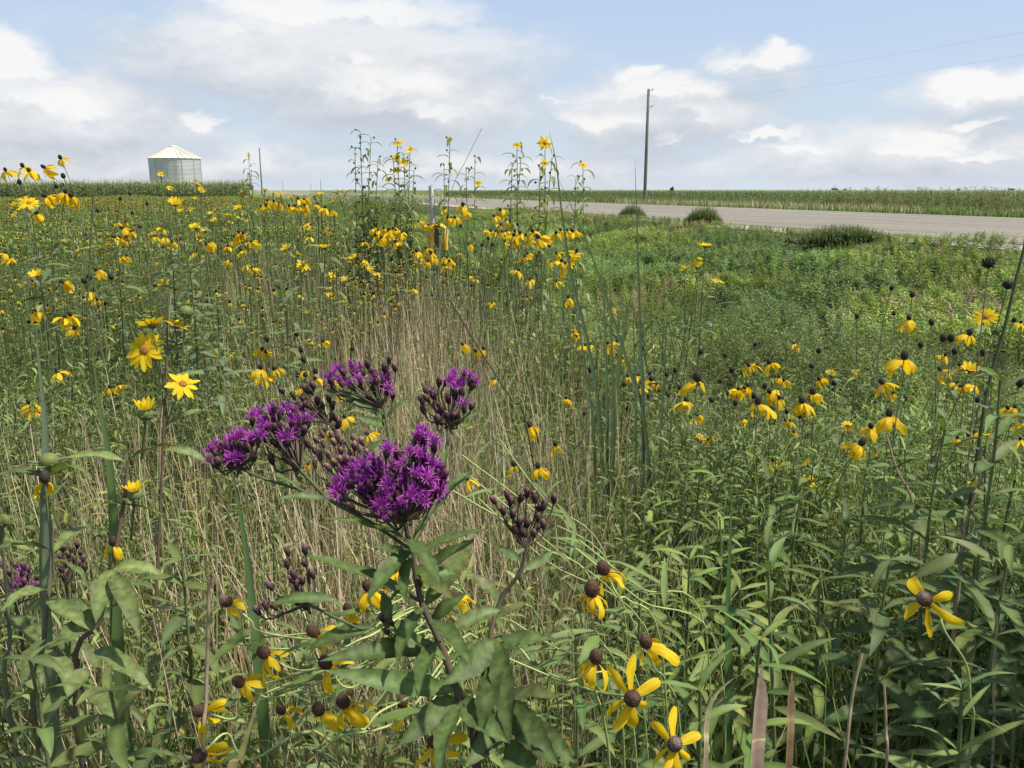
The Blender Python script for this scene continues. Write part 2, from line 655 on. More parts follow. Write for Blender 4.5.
def strip(s0, s1, z, t0=-60, t1=3000, ns=4):
    s = np.linspace(s0, s1, ns + 1)
    t = np.concatenate([np.linspace(t0, 60, 40), np.geomspace(62, t1, 20)])
    S, T = np.meshgrid(s, t, indexing='ij')
    V = np.stack([S * RN[0] + T * RU[0], S * RN[1] + T * RU[1], z + 0 * S], 2).reshape(-1, 3)
    a, b = len(s), len(t)
    i, j = np.meshgrid(np.arange(a - 1), np.arange(b - 1), indexing='ij')
    k = (i * b + j).ravel()
    return V, np.stack([k, k + b, k + b + 1, k + 1], 1)


def build_road():
    def mat(name, col, sc, amp):
        m, nt = new_mat(name)
        L = nt.links
        geo = N(nt, 'ShaderNodeNewGeometry')
        mp = N(nt, 'ShaderNodeMapping')
        mp.inputs['Rotation'].default_value = (0, 0, -math.atan2(RU[1], RU[0]))
        L.new(geo.outputs['Position'], mp.inputs[0])
        ms = N(nt, 'ShaderNodeVectorMath', operation='MULTIPLY')
        ms.inputs[1].default_value = (.06, 1, 1)
        L.new(mp.outputs[0], ms.inputs[0])
        n0 = N(nt, 'ShaderNodeTexNoise')         # long streaks along the traffic
        n0.inputs['Scale'].default_value = 1.3
        n0.inputs['Detail'].default_value = 4
        L.new(ms.outputs[0], n0.inputs['Vector'])
        n1 = N(nt, 'ShaderNodeTexNoise')
        n1.inputs['Scale'].default_value = sc
        n1.inputs['Detail'].default_value = 6
        L.new(geo.outputs['Position'], n1.inputs['Vector'])
        vo = N(nt, 'ShaderNodeTexVoronoi', feature='DISTANCE_TO_EDGE')    # cracks
        vo.inputs['Scale'].default_value = .28
        nw = N(nt, 'ShaderNodeTexNoise')
        nw.inputs['Scale'].default_value = 1.2
        L.new(geo.outputs['Position'], nw.inputs['Vector'])
        va = N(nt, 'ShaderNodeVectorMath', operation='ADD')
        L.new(geo.outputs['Position'], va.inputs[0])
        L.new(nw.outputs['Color'], va.inputs[1])
        L.new(va.outputs[0], vo.inputs['Vector'])
        cr = N(nt, 'ShaderNodeMapRange')
        cr.inputs['From Max'].default_value = .012
        cr.inputs['To Min'].default_value = .72
        cr.inputs['To Max'].default_value = 1
        L.new(vo.outputs['Distance'], cr.inputs['Value'])
        ad = N(nt, 'ShaderNodeMath', operation='ADD')
        L.new(n0.outputs['Fac'], ad.inputs[0])
        L.new(n1.outputs['Fac'], ad.inputs[1])
        mr = N(nt, 'ShaderNodeMapRange')
        mr.inputs['From Min'].default_value = .6
        mr.inputs['From Max'].default_value = 1.4
        mr.inputs['To Min'].default_value = 1 - amp
        mr.inputs['To Max'].default_value = 1 + amp
        L.new(ad.outputs[0], mr.inputs['Value'])
        mm = N(nt, 'ShaderNodeMath', operation='MULTIPLY')
        L.new(mr.outputs[0], mm.inputs[0])
        L.new(cr.outputs[0], mm.inputs[1])
        rgb = N(nt, 'ShaderNodeRGB')
        rgb.outputs[0].default_value = (*col, 1)
        mu = N(nt, 'ShaderNodeVectorMath', operation='SCALE')
        L.new(rgb.outputs[0], mu.inputs[0])
        L.new(mm.outputs[0], mu.inputs['Scale'])
        p = N(nt, 'ShaderNodeBsdfPrincipled')
        p.inputs['Roughness'].default_value = .9
        p.inputs['Specular IOR Level'].default_value = .2
        L.new(mu.outputs[0], p.inputs['Base Color'])
        o = N(nt, 'ShaderNodeOutputMaterial')
        L.new(p.outputs[0], o.inputs[0])
        return m
    g = G()
    V, Fq = strip(11.0, 21.6, ROAD_Z + .012)
    g.add(V, Fq, W1)
    tag(link('road', mesh_from('road', g, mat('worn_asphalt', (.225, .203, .172), 9, .42))), 'pale worn country road curving off past the field', kind='structure')
    g = G()
    V, Fq = strip(9.9, 11.2, ROAD_Z + .004, ns=2)
    g.add(V, Fq, W1)
    tag(link('road_shoulder', mesh_from('road_shoulder', g, mat('shoulder_gravel', (.40, .375, .33), 40, .3))), 'light gravel shoulder along the near road edge', kind='structure')


build_ground()
build_road()

# ------------------------------------------------------------------ ground cover (what nobody could count)
def low(P):
    return np.interp(lat(P[:, 0], P[:, 1]), [1.7, 4, 6, 7.5, 9, 10.3], [1.0, .9, .62, .40, .27, .20])


def cover():
    # --- the field on the left and in front: weeds and green grass
    g = G()
    # near ring
    P = wedge(1500, .62, 3.0, smax=S_EDGE)
    hh = .82 + .28 * vnoise(P[:, 0], P[:, 1], .5, 5)
    px = 512 + F * P[:, 0] / P[:, 1]
    tan_zone = np.exp(-((px - 440) / 150) ** 2) * (P[:, 1] > 1.2)
    keep = rng.random(len(P)) > .8 * tan_zone
    keep &= (vnoise(P[:, 0], P[:, 1], .22, 42) > .36) | (P[:, 1] > 2.2)
    keep &= ~((P[:, 1] < 1.5) & (px > 640))
    P, hh = P[keep], hh[keep]
    add_instances(g, TN, P, hh, pick(GREY_GREENS + GREENS, len(P)), .12, 1)
    # middle ring
    P = wedge(3600, 3.0, 8.5, smax=S_EDGE)
    px = 512 + F * P[:, 0] / P[:, 1]
    tan_zone = np.exp(-((px - 420) / 130) ** 2)
    keep = rng.random(len(P)) > .75 * tan_zone
    P = P[keep]
    hh = .78 + .34 * vnoise(P[:, 0], P[:, 1], .7, 6)
    add_instances(g, TM, P, hh, pick(GREY_GREENS + GREENS, len(P)), .12, 2)
    P = wedge(9000, 8.5, 24, smax=S_EDGE + .2)
    hh = .80 + .34 * vnoise(P[:, 0], P[:, 1], 1.5, 8)
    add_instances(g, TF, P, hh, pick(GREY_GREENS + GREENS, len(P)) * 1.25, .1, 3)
    P = wedge(16000, 24, 62, smax=S_EDGE + .4)
    hh = .9 + .3 * vnoise(P[:, 0], P[:, 1], 3, 8)
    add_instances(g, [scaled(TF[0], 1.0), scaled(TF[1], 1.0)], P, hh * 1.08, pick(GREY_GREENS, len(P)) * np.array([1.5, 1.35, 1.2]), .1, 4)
    tag(link('field_weeds', mesh_from('field_weeds', g, M_LEAF)), 'dense grey-green leafy weeds filling the flower field', kind='stuff')

    # --- green grass blades
    g = G()
    def bl(P, h, w, bend, cols, nseg=4, tip=1.25):
        n = len(P)
        c = pick(cols, n)
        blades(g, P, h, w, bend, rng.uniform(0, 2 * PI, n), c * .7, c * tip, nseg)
    def thin(P, cx, wd, amt):
        px = 512 + F * P[:, 0] / P[:, 1]
        return P[rng.random(len(P)) > amt * np.exp(-((px - cx) / wd) ** 2) * (P[:, 1] > 1.2)]
    P = thin(wedge(10000, .62, 3.0, smax=S_EDGE), 440, 140, .6)
    n = len(P)
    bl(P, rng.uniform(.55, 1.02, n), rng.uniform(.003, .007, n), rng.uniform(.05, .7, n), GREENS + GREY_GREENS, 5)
    P = thin(wedge(16000, 3.0, 9, smax=S_EDGE), 420, 130, .6)
    n = len(P)
    bl(P, rng.uniform(.6, 1.02, n), rng.uniform(.004, .009, n), rng.uniform(.05, .6, n), GREENS + GREY_GREENS, 3)
    P = wedge(16000, 9, 30, smax=S_EDGE + .3)
    n = len(P)
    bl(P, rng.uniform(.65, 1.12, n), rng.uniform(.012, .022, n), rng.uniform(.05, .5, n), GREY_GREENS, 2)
    P = wedge(4200, .7, 2.6, smin=S_EDGE - .9)
    P = P[(P[:, 1] > 1.4) | (rng.random(len(P)) < .35)]
    n = len(P)
    bl(P, rng.uniform(.4, .85, n), rng.uniform(.004, .009, n), rng.uniform(.1, .9, n), GREENS, 5)
    # ditch grasses
    P = wedge(4000, 2.4, 9, smin=S_EDGE, smax=9.6)
    n = len(P)
    bl(P, rng.uniform(.2, .45, n), rng.uniform(.003, .006, n), rng.uniform(.2, 1.0, n), LUSH, 3)
    P = wedge(3000, 8, 40, smin=S_EDGE, smax=10.0)
    n = len(P)
    bl(P, rng.uniform(.15, .4, n) * low(P), rng.uniform(.006, .012, n), rng.uniform(.1, .7, n), LUSH, 2)
    # far side of the road
    P = wedge(16000, 22, 90, smin=22.3, smax=33, dexp=2)
    n = len(P)
    bl(P, rng.uniform(.15, .38, n), rng.uniform(.03, .06, n), rng.uniform(.1, .6, n), [(.20, .29, .095), (.23, .30, .115), (.17, .24, .09)], 2)
    tag(link('grass', mesh_from('grass', g, M_GRASS)), 'green grass blades growing all through the field and ditch', kind='stuff')

    # --- dry straw
    g = G()
    def dry(P, h, w, bend, nseg=3):
        n = len(P)
        c = pick(DRY, n, jit=.18)
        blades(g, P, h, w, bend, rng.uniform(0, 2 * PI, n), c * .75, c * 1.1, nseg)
    P = wedge(13000, 1.15, 8.5, smax=1.5, pxr=(190, 650))
    px = 512 + F * P[:, 0] / P[:, 1]
    k = (vnoise(P[:, 0], P[:, 1], .6, 12) > .33) & (rng.random(len(P)) < np.exp(-((px - 430) / 165) ** 2) + .08)
    P = P[k]
    n = len(P)
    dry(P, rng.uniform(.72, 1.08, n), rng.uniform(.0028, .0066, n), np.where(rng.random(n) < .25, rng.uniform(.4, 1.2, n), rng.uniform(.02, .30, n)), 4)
    P = wedge(6500, .65, 2.4, pxr=(-60, 640))
    n = len(P)
    dry(P, rng.uniform(.5, 1.06, n), rng.uniform(.002, .0056, n), np.where(rng.random(n) < .3, rng.uniform(.5, 1.25, n), rng.uniform(.02, .40, n)), 4)
    P = wedge(700, .7, 2.0, pxr=(560, 1100))
    n = len(P)
    dry(P, rng.uniform(.3, .8, n), rng.uniform(.0015, .003, n), rng.uniform(.05, .9, n), 4)
    P = wedge(2600, 2.5, 9, smax=S_EDGE)
    n = len(P)
    dry(P, rng.uniform(.6, 1.0, n), rng.uniform(.003, .005, n), rng.uniform(.05, .4, n))
    P = wedge(4000, 9, 50, smax=S_EDGE)
    n = len(P)
    dry(P, rng.uniform(.8, 1.2, n), rng.uniform(.010, .02, n), rng.uniform(.05, .4, n), 2)
    P = wedge(12000, 26, 120, smin=26.5, smax=35, dexp=2)
    k = vnoise(P[:, 0], P[:, 1], 7, 15) > .42
    P = P[k]
    n = len(P)
    dry(P, rng.uniform(.45, .95, n), rng.uniform(.03, .07, n), rng.uniform(.05, .5, n), 2)
    # bent dead stalks lying through the ditch
    P = wedge(1100, 2.4, 9, smin=S_EDGE, smax=8.5)
    n = len(P)
    dry(P, rng.uniform(.3, .6, n), rng.uniform(.002, .004, n), rng.uniform(.3, 1.1, n), 4)
    tag(link('dry_grass', mesh_from('dry_grass', g, M_DRY)), 'tan dry grass stalks standing upright across the middle of the field', kind='stuff')

    # --- ditch herbs
    g = G()
    P = wedge(3300, 2.3, 6.5, smin=S_EDGE - .2, smax=9.3)
    cl = vnoise(P[:, 0], P[:, 1], .8, 21)
    sc = (.45 + .8 * cl + .55 * vnoise(P[:, 0], P[:, 1], .35, 25)) * rng.uniform(.8, 1.15, len(P))
    sc *= low(P)
    tint = pick(LUSH, len(P)) * (.45 + .9 * vnoise(P[:, 0], P[:, 1], .6, 22))[:, None] * np.array([1.08, 1.1, 1.05])  # noise in the tint paints dark shaded pockets between clumps
    add_instances(g, TD, P, sc, tint, .3, 5)
    P = wedge(20000, 6.5, 34, smin=S_EDGE - .1, smax=10.25)
    cl = vnoise(P[:, 0], P[:, 1], 1.2, 21)
    sc = (.40 + .65 * cl + .5 * vnoise(P[:, 0], P[:, 1], .5, 26)) * rng.uniform(.8, 1.15, len(P))
    sc *= low(P)
    patch = vnoise(P[:, 0], P[:, 1], 1.1, 22)
    sc *= .80 + .5 * vnoise(P[:, 0], P[:, 1], 1.7, 27)
    tint = pick(LUSH, len(P), jit=.16) * (.62 + .85 * patch)[:, None] * np.array([1.24, 1.24, 1.08])  # shaded pockets painted into the leaf colour here as well
    other = vnoise(P[:, 0], P[:, 1], 1.4, 28)
    tint = np.where((other > .66)[:, None], tint * np.array([.78, .86, 1.15]), tint)
    tint = np.where(((other < .27) & (rng.random(len(P)) < .4))[:, None], pick(DRY, len(P)) * .55, tint)
    keep = (vnoise(P[:, 0], P[:, 1], .55, 29) > .16) | (rng.random(len(P)) < .4)
    P, sc, tint = P[keep], sc[keep], tint[keep]
    nearroad = lat(P[:, 0], P[:, 1]) > 5.4
    add_instances(g, TDF, P[~nearroad], sc[~nearroad], tint[~nearroad], .3, 6)
    add_instances(g, TDL, P[nearroad], np.clip(sc[nearroad] * 3.0, .55, 1.6), tint[nearroad] * 1.1, .3, 16)
    P = wedge(6000, 34, 120, smin=S_EDGE, smax=9.8, dexp=2)
    P = P[(P[:, 1] < 200)]
    add_instances(g, [scaled(q, 1.5) for q in TDF], P, rng.uniform(.6, 1.0, len(P)) * np.where(P[:, 1] > 43, .8, low(P)), pick(LUSH, len(P)) * 1.1, .2, 7)
    tag(link('ditch_herbs', mesh_from('ditch_herbs', g, M_LEAF)), 'lush fresh green herbs covering the roadside ditch', kind='stuff')

    # --- dark leafy undergrowth, right and bottom foreground, plus added shading weeds out of view
    g = G()
    P = wedge(420, .75, 2.7, smin=.2, pxr=(540, 1180))
    hh = rng.uniform(.4, .84, len(P)) * np.where(P[:, 1] < 1.35, .75, 1)
    px = 512 + F * P[:, 0] / P[:, 1]
    k = ((vnoise(P[:, 0], P[:, 1], .28, 41) > .42) & ((P[:, 1] > 1.5) | (px < 760))) | (P[:, 1] > 1.9)
    P, hh = P[k], hh[k]
    add_instances(g, TN_B, P, hh, pick(GREENS, len(P)) * .85, .2, 8)
    P = wedge(240, .7, 2.4, pxr=(-120, 700))
    hh = rng.uniform(.45, .95, len(P))
    add_instances(g, TN_B, P, hh, pick(GREY_GREENS + GREENS, len(P)), .2, 9)
    P = wedge(900, 1.6, 3.0, smin=.3, pxr=(560, 1180))
    add_instances(g, TD, P, rng.uniform(.7, 1.3, len(P)), pick(GREENS, len(P)), .3, 19)
    P = wedge(150, .7, 1.6, pxr=(1130, 1430))  # unseen tall weeds beyond the right edge, added to shade the lower right
    add_instances(g, TN_B + TN, P, rng.uniform(1.2, 1.58, len(P)), pick(GREENS, len(P)) * .9, .03, 39)
    P = wedge(160, .8, 1.5, pxr=(740, 1150))
    add_instances(g, TN_B, P, rng.uniform(.28, .48, len(P)), pick(GREENS, len(P)) * .9, .3, 29)
    tag(link('undergrowth', mesh_from('undergrowth', g, M_LEAF)), 'tangled green undergrowth beneath the flowers in the foreground, with unseen shading weeds added beyond the right edge', kind='stuff')


cover()


# ------------------------------------------------------------------ crops and far things
def corn_template(seed, h=2.2, n=9):
    r = random.Random(seed)
    g = G()
    tube(g, [(0, 0, 0), (r.uniform(-.03, .03), r.uniform(-.03, .03), h * .92)], [.018, .009], (1, 1, .8), 3)
    a0 = r.uniform(0, PI)
    for i in range(n):
        z = h * (.25 + .62 * i / n)
        a = a0 + (PI if i % 2 else 0) + r.uniform(-.4, .4)
        up = math.radians(r.uniform(45, 70))
        leaf(g, (0, 0, z), (math.cos(a) * math.cos(up), math.sin(a) * math.cos(up), math.sin(up)), (0, 0, 1), r.uniform(.6, .85), .09, np.array((1, 1, 1)) * r.uniform(.8, 1.25), 3, r.uniform(1.2, 2.0), 0, prof_blade, wide=2)
    for k in range(5):
        a = r.uniform(0, 2 * PI)
        leaf(g, (0, 0, h * .9), (math.cos(a) * .35, math.sin(a) * .35, 1), (math.cos(a), math.sin(a), 0), r.uniform(.2, .32), .022, (2.9, 2.2, 2.2), 1, 0, 0, prof_blade, wide=2)
    return g.get()


CORN = [corn_template(100 + i) for i in range(5)]


def crops():
    # left field: its front runs across the view some sixty metres off and ends where the land falls away
    g = G()
    P = []
    for row in range(10):
        y = 61 + row * .95
        x = np.arange(-52, -18.6 - row * .3, .24)
        P.append(np.stack([x + rng.normal(0, .04, len(x)), y + rng.normal(0, .05, len(x)) + .0 * x, 0 * x], 1))
    P = np.concatenate(P)
    P[:, 2] = zg_s(lat(P[:, 0], P[:, 1]))
    n = len(P)
    sc = rng.uniform(.95, 1.09, n)
    c = pick([(.175, .22, .105), (.145, .195, .088), (.21, .24, .13)], n)
    add_instances(g, CORN, P, sc, c, .02, 31)
    # the same crop running on behind it as a closed roof of leaves
    X = rng.uniform(-100, -19, 5000)
    Y = rng.uniform(70, 150, 5000)
    k = X > -Y * .75
    P = np.stack([X[k], Y[k], zg_s(lat(X[k], Y[k])) + .0], 1)
    k = (512 + F * P[:, 0] / P[:, 1]) < 258
    P = P[k]
    add_instances(g, [corn_template(120, n=5), corn_template(121, n=5)], P, rng.uniform(.95, 1.08, len(P)), pick([(.24, .27, .14)], len(P)), .02, 32)
    tag(link('corn_field', mesh_from('corn_field', g, M_LEAF)), 'tall tasselled corn standing in front of the grain bin', kind='stuff')

    # right field beyond the road
    g = G()
    P = []
    for row in range(16):
        s = 40 + row * .9
        t = np.arange(6, 170, .3 if row < 8 else .5)
        t = t + rng.normal(0, .05, len(t))
        P.append(np.stack([s * RN[0] + t * RU[0], s * RN[1] + t * RU[1]], 1))
    P = np.concatenate(P)
    z = zg_s(lat(P[:, 0], P[:, 1]))
    P = np.column_stack([P, z])
    n = len(P)
    sc = (1.62 - P[:, 2]) / 2.2 * rng.uniform(.88, 1.0, n)
    c = pick([(.125, .175, .08), (.10, .15, .068), (.16, .195, .09)], n)
    add_instances(g, CORN, P, sc, c, .02, 33)
    s = 54 + 300 * rng.random(9000) ** 1.6
    t = rng.uniform(-20, 700, 9000)
    P = np.stack([s * RN[0] + t * RU[0], s * RN[1] + t * RU[1], zg_s(s)], 1)
    px = 512 + F * P[:, 0] / np.maximum(P[:, 1], 1)
    P = P[(P[:, 1] > 20) & (px < 1150) & (px > 300)]
    k = np.clip(np.linalg.norm(P[:, :2], axis=1) / 90, 1, 4)
    tp = corn_template(122, n=6)
    wideV = tp[0].copy()
    add_instances(g, [(wideV, tp[1], tp[2])], P, (1.55 - P[:, 2]) / 2.2 * rng.uniform(.93, 1.02, len(P)), pick([(.21, .25, .13)], len(P)), .02, 34)
    tag(link('crop_field', mesh_from('crop_field', g, M_LEAF)), 'level green crop field beyond the road reaching the horizon', kind='stuff')

    # weedy growth along the far fence line, darker and taller towards the right
    g = G()
    s = rng.uniform(30, 38, 5200)
    t = rng.uniform(4, 120, 5200)
    P = np.stack([s * RN[0] + t * RU[0], s * RN[1] + t * RU[1], zg_s(s)], 1)
    sc = rng.uniform(.7, 1.3, len(P)) * np.where((t < 45) & (s > 33), 1.45, .9)
    c = pick([(.15, .20, .085), (.17, .23, .09), (.23, .25, .13), (.28, .26, .16)], len(P))
    add_instances(g, [scaled(q, 2.2) for q in TDF], P, sc * .9, c * .8, .1, 35)
    tag(link('verge_weeds', mesh_from('verge_weeds', g, M_LEAF)), 'mixed tall weeds along the far side of the road', kind='stuff')


crops()


def grain_bin():
    D = 166.0
    c = at(176.5, 181, D)
    z0 = zg(c.x, c.y)
    R = 24.4 / F * D
    ze = z_over(176, 158.5, c)
    zp = z_over(176, 147, c)
    b = thing('grain_bin', (c.x, c.y, z0), 'round galvanised steel grain bin with a pale conical roof behind the corn', 'grain bin')
    H = ze - z0
    # wall with rolled corrugation
    nseg, nr = 72, int(H / .25) * 4
    th = np.arange(nseg) * 2 * PI / nseg
    zs = np.linspace(0, H, nr + 1)
    rr = R + .03 * np.sin(zs / .25 * 2 * PI)
    V = np.stack([np.cos(th)[None] * rr[:, None], np.sin(th)[None] * rr[:, None], np.repeat(zs[:, None], nseg, 1)], 2).reshape(-1, 3)
    Fq = [(i * nseg + j, i * nseg + (j + 1) % nseg, (i + 1) * nseg + (j + 1) % nseg, (i + 1) * nseg + j) for i in range(nr) for j in range(nseg)]
    r = np.random.default_rng(4)
    tone = 1 + .025 * r.normal(size=(24, 40))
    C = np.zeros((nr + 1, nseg, 3))
    for i in range(nr + 1):
        for j in range(nseg):
            C[i, j] = np.array((.47, .475, .475)) * tone[int(zs[i] / 1.12) % 24, j // 6] * (1 if zs[i] % 1.12 > .1 else .88)
    g = G()
    g.add(V, Fq, C.reshape(-1, 3))
    m = veg_mat('galvanised_sheet', 0, .5, .5)
    m.node_tree.nodes['Principled BSDF'].inputs['Metallic'].default_value = .25
    link('wall', mesh_from('bin_wall', g, m), b)
    g = G()
    for k in range(12):
        a = 2 * PI * k / 12 + .1
        x, y = (R + .07) * math.cos(a), (R + .07) * math.sin(a)
        tube(g, [(x, y, 0), (x, y, H)], .035, (.42, .45, .475), 4)
    link('stiffener', mesh_from('bin_stiffener', g, m), b)['kind'] = 'stuff' if False else 'thing'
    # roof
    g = G()
    R1, rise = R + .18, zp - ze
    rc = .95
    ns = 48
    th = np.arange(ns) * 2 * PI / ns
    rows = [(R1, -.06), (R * .66, rise * .36), (rc, rise * .93)]
    V = np.concatenate([np.stack([np.cos(th) * r_, np.sin(th) * r_, 0 * th + H + z_], 1) for r_, z_ in rows])
    Fq = [(i * ns + j, i * ns + (j + 1) % ns, (i + 1) * ns + (j + 1) % ns, (i + 1) * ns + j) for i in range(2) for j in range(ns)]
    g.add(V, Fq, (.66, .645, .56))
    for k in range(24):
        a = 2 * PI * k / 24
        c1 = (math.cos(a), math.sin(a))
        tube(g, [(c1[0] * R1, c1[1] * R1, H - .03), (c1[0] * rc, c1[1] * rc, H + rise * .93 + .03)], .08, (.60, .57, .46), 4)
    rm = veg_mat('roof_sheet', 0, .5, .4)
    ro = link('roof', mesh_from('bin_roof', g, rm, smooth=False), b)
    g = G()
    tube(g, [(0, 0, H + rise * .9), (0, 0, H + rise * 1.03)], [rc, rc * 1.02], (.66, .64, .56), 20)
    V = [(math.cos(t) * r_, math.sin(t) * r_, H + rise * 1.03 + z_) for r_, z_ in ((rc * 1.02, 0), (.05, .22)) for t in th[::2]]
    n2 = len(th[::2])
    g.add(np.array(V), [(j, (j + 1) % n2, n2 + (j + 1) % n2, n2 + j) for j in range(n2)], (.74, .72, .63))
    link('cap', mesh_from('bin_cap', g, rm), ro)
    # ladder and door on the side towards the field
    g = G()
    a = math.radians(-65)
    ca, sa = math.cos(a), math.sin(a)
    for off in (-.22, .22):
        x, y = (R + .2) * ca - off * sa, (R + .2) * sa + off * ca
        tube(g, [(x, y, .5), (x, y, H + .2)], .03, (.4, .41, .42), 4)
    for k in range(int(H / .35)):
        z = .6 + k * .35
        tube(g, [((R + .2) * ca + .22 * sa, (R + .2) * sa - .22 * ca, z), ((R + .2) * ca - .22 * sa, (R + .2) * sa + .22 * ca, z)], .02, (.4, .41, .42), 3)
    link('ladder', mesh_from('bin_ladder', g, m), b)


grain_bin()


def poles():
    wood = plain_mat('weathered_pole', (.16, .145, .13), .85, 0, .3, 4, .3, stretch=(6, 6, .5))
    def pole(px, ytop, D, label, r0=.17, arm=None):
        b = at(px, 190, D)
        z0 = zg(b.x, b.y)
        top = z_over(px, ytop, b)
        o = thing('power_pole', (b.x, b.y, z0), label, 'power pole')
        g = G()
        h = top - z0
        tube(g, [(0, 0, -.3), (0, 0, h * .5), (.0, 0, h), (0, 0, h + .02)], [r0, r0 * .85, r0 * .68, .02], (1, 1, 1), 10)
        link('shaft', mesh_from('pole_shaft', g, wood), o)
        g = G()
        for k in (0, 1):
            tube(g, [(0, -.0, h - .12 - 1.45 * k), (.34, -.12, h - .12 - 1.45 * k)], .03, (1, 1, 1), 5)
            ellipsoid(g, (.36, -.12, h - .05 - 1.45 * k), .055, .085, (0, 0, 1), (1, 1, 1), 8, 6)
        link('insulator', mesh_from('pole_insulator', g, plain_mat('porcelain', (.30, .28, .26), .3)), o)
        return o, Vector((b.x + .36, b.y - .12, top - .0)), h
    o, tip, h = pole(645, 89, 78, 'tall bare wooden power pole standing beyond the road')
    wm = plain_mat('wire_metal', (.32, .33, .35), .5)
    for k, (dz, sag) in enumerate(((0, 1.7), (-1.45, 1.3))):
        g = G()
        a = np.array(tip) + np.array((0, 0, dz))
        b = a - np.array((RU[0], RU[1], 0)) * 105
        t = np.linspace(0, 1, 40)[:, None]
        pts = a + (b - a) * t - np.array((0, 0, 1.0)) * (4 * sag * t * (1 - t))
        pts0 = pts[0].copy()
        tube(g, pts - pts0, .0032, (1, 1, 1), 4)
        w = link('power_line', mesh_from('power_line', g, wm), None, pts0)
        tag(w, ['thin overhead wire leaving the very top of the tall power pole', 'lower of the thin overhead wires leaving the tall power pole'][k], 'power line')
    pole(262, 148, 187, 'slim distant power pole at the end of the corn field', .17)
    for px, yt, D, lb in ((321, 179, 560, 'tiny far pole on the horizon beside a fainter shorter one'), (283, 182, 800, 'faint tiny pole on the horizon nearest the slim pole by the corn'),
                          (311, 183, 900, 'fainter shorter pole on the horizon between two others')):
        pole(px, yt, D, lb, .2)


poles()


def leaf_cloud(g, c, r, n, size, cols, seed):
    rr = np.random.default_rng(seed)
    v = rr.normal(size=(n, 3))
    v /= np.linalg.norm(v, axis=1)[:, None]
    rad = rr.random(n) ** .45
    p = np.asarray(c) + v * rad[:, None] * np.asarray(r)
    a = rr.normal(size=(n, 3))
    a /= np.linalg.norm(a, axis=1)[:, None]
    b = np.cross(a, rr.normal(size=(n, 3)))
    b /= np.linalg.norm(b, axis=1)[:, None]
    L = size * rr.uniform(.6, 1.3, n)[:, None]
    V = np.stack([p - a * L, p + b * L * .4, p + a * L, p - b * L * .4], 1).reshape(-1, 3)
    Fq = np.arange(n * 4).reshape(-1, 4)
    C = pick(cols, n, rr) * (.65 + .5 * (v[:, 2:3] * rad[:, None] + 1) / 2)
    g.add(V, Fq, np.repeat(C, 4, 0))


def far_trees():
    bark = plain_mat('bark', (.10, .085, .07), .9)
    specs = [(835, 188.0, 9, 900, 5.0, 'lone wide rounded tree far away on the horizon'),
             (672, 187.5, 4, 95, 0, 'small dark bush rising above the crop beside the power pole'),
             (958, 188.7, 5, 1100, 4, 'faint low tree on the horizon above the crop field'),
             (1012, 188.2, 8, 1000, 4, 'far tree clump on the horizon at the edge of the crop field'),
             (845, 188.8, 5, 950, 4, 'low faint tree touching the lone wide tree on the horizon')]
    for i, (px, py, wpx, D, _, lb) in enumerate(specs):
        b = at(px, 190, D)
        z0 = zg(b.x, b.y)
        top = z_over(px, py, b) + (.3 if D > 200 else .1)
        H = top - z0
        o = thing('tree', (b.x, b.y, z0), lb, 'tree')
        g = G()
        tube(g, [(0, 0, -.2), (.02, 0, H * .35), (.05, .02, H * .7)], [H * .04, H * .03, H * .012], (1, 1, 1), 6)
        for k in range(4):
            a = k * 1.6
            tube(g, [(.02, 0, H * (.3 + .08 * k)), (math.cos(a) * H * .2, math.sin(a) * H * .2, H * (.55 + .06 * k))], [H * .018, H * .006], (1, 1, 1), 4)
        link('trunk', mesh_from('tree_trunk', g, bark), o)
        g = G()
        w = wpx / F * D * .5
        r = random.Random(i)
        for k in range(6):
            cc = (r.uniform(-.55, .55) * w, r.uniform(-.5, .5) * w, H * r.uniform(.5, .78))
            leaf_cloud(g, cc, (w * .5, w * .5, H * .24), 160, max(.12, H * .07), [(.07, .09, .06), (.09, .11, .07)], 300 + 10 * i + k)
        link('crown', mesh_from('tree_crown', g, M_LEAF), o)


far_trees()


def road_bushes():
    # three grass tussocks on the near road shoulder
    def bush(px, py, D, w, h, n, lb, cols, spread):
        b = at(px, py, D)
        # stand it on the ground along the line of sight
        x, y = b.x, b.y
        z0 = zg(x, y)
        o = thing('roadside_bush', (x, y, z0), lb, 'bush', None)
        g = G()
        rr = np.random.default_rng(int(px))
        P = np.column_stack([rr.uniform(-.5, .5, n) * w, rr.uniform(-.25, .25, n) * w * .7, np.zeros(n)])
        e = 1 - (2 * P[:, 0] / w) ** 2 * .7
        c = pick(cols, n, rr)
        blades(g, P, h * e * rr.uniform(.6, 1.1, n), rr.uniform(.012, .022, n), rr.uniform(.1, spread, n), rr.uniform(0, 2 * PI, n), c * .6, c * 1.2, 4)
        link('blade_tuft', mesh_from('bush_blades', g, M_GRASS), o)
        g = G()
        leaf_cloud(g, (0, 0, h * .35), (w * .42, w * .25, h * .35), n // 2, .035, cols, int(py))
        link('foliage', mesh_from('bush_foliage', g, M_LEAF), o)
    dk = [(.16, .20, .09), (.18, .225, .10), (.13, .17, .075)]
    bush(703, 222, 19.0, .85, .48, 900, 'compact rounded dark green bush on the near road edge', dk, .5)
    bush(632, 217, 24.0, .8, .42, 700, 'smallest and farthest bush on the near road edge', dk, .5)
    bush(842, 238, 13.6, 1.7, .33, 1700, 'long low spiky grass bush sprawling along the near road edge', dk + [(.11, .14, .07)], .9)


road_bushes()


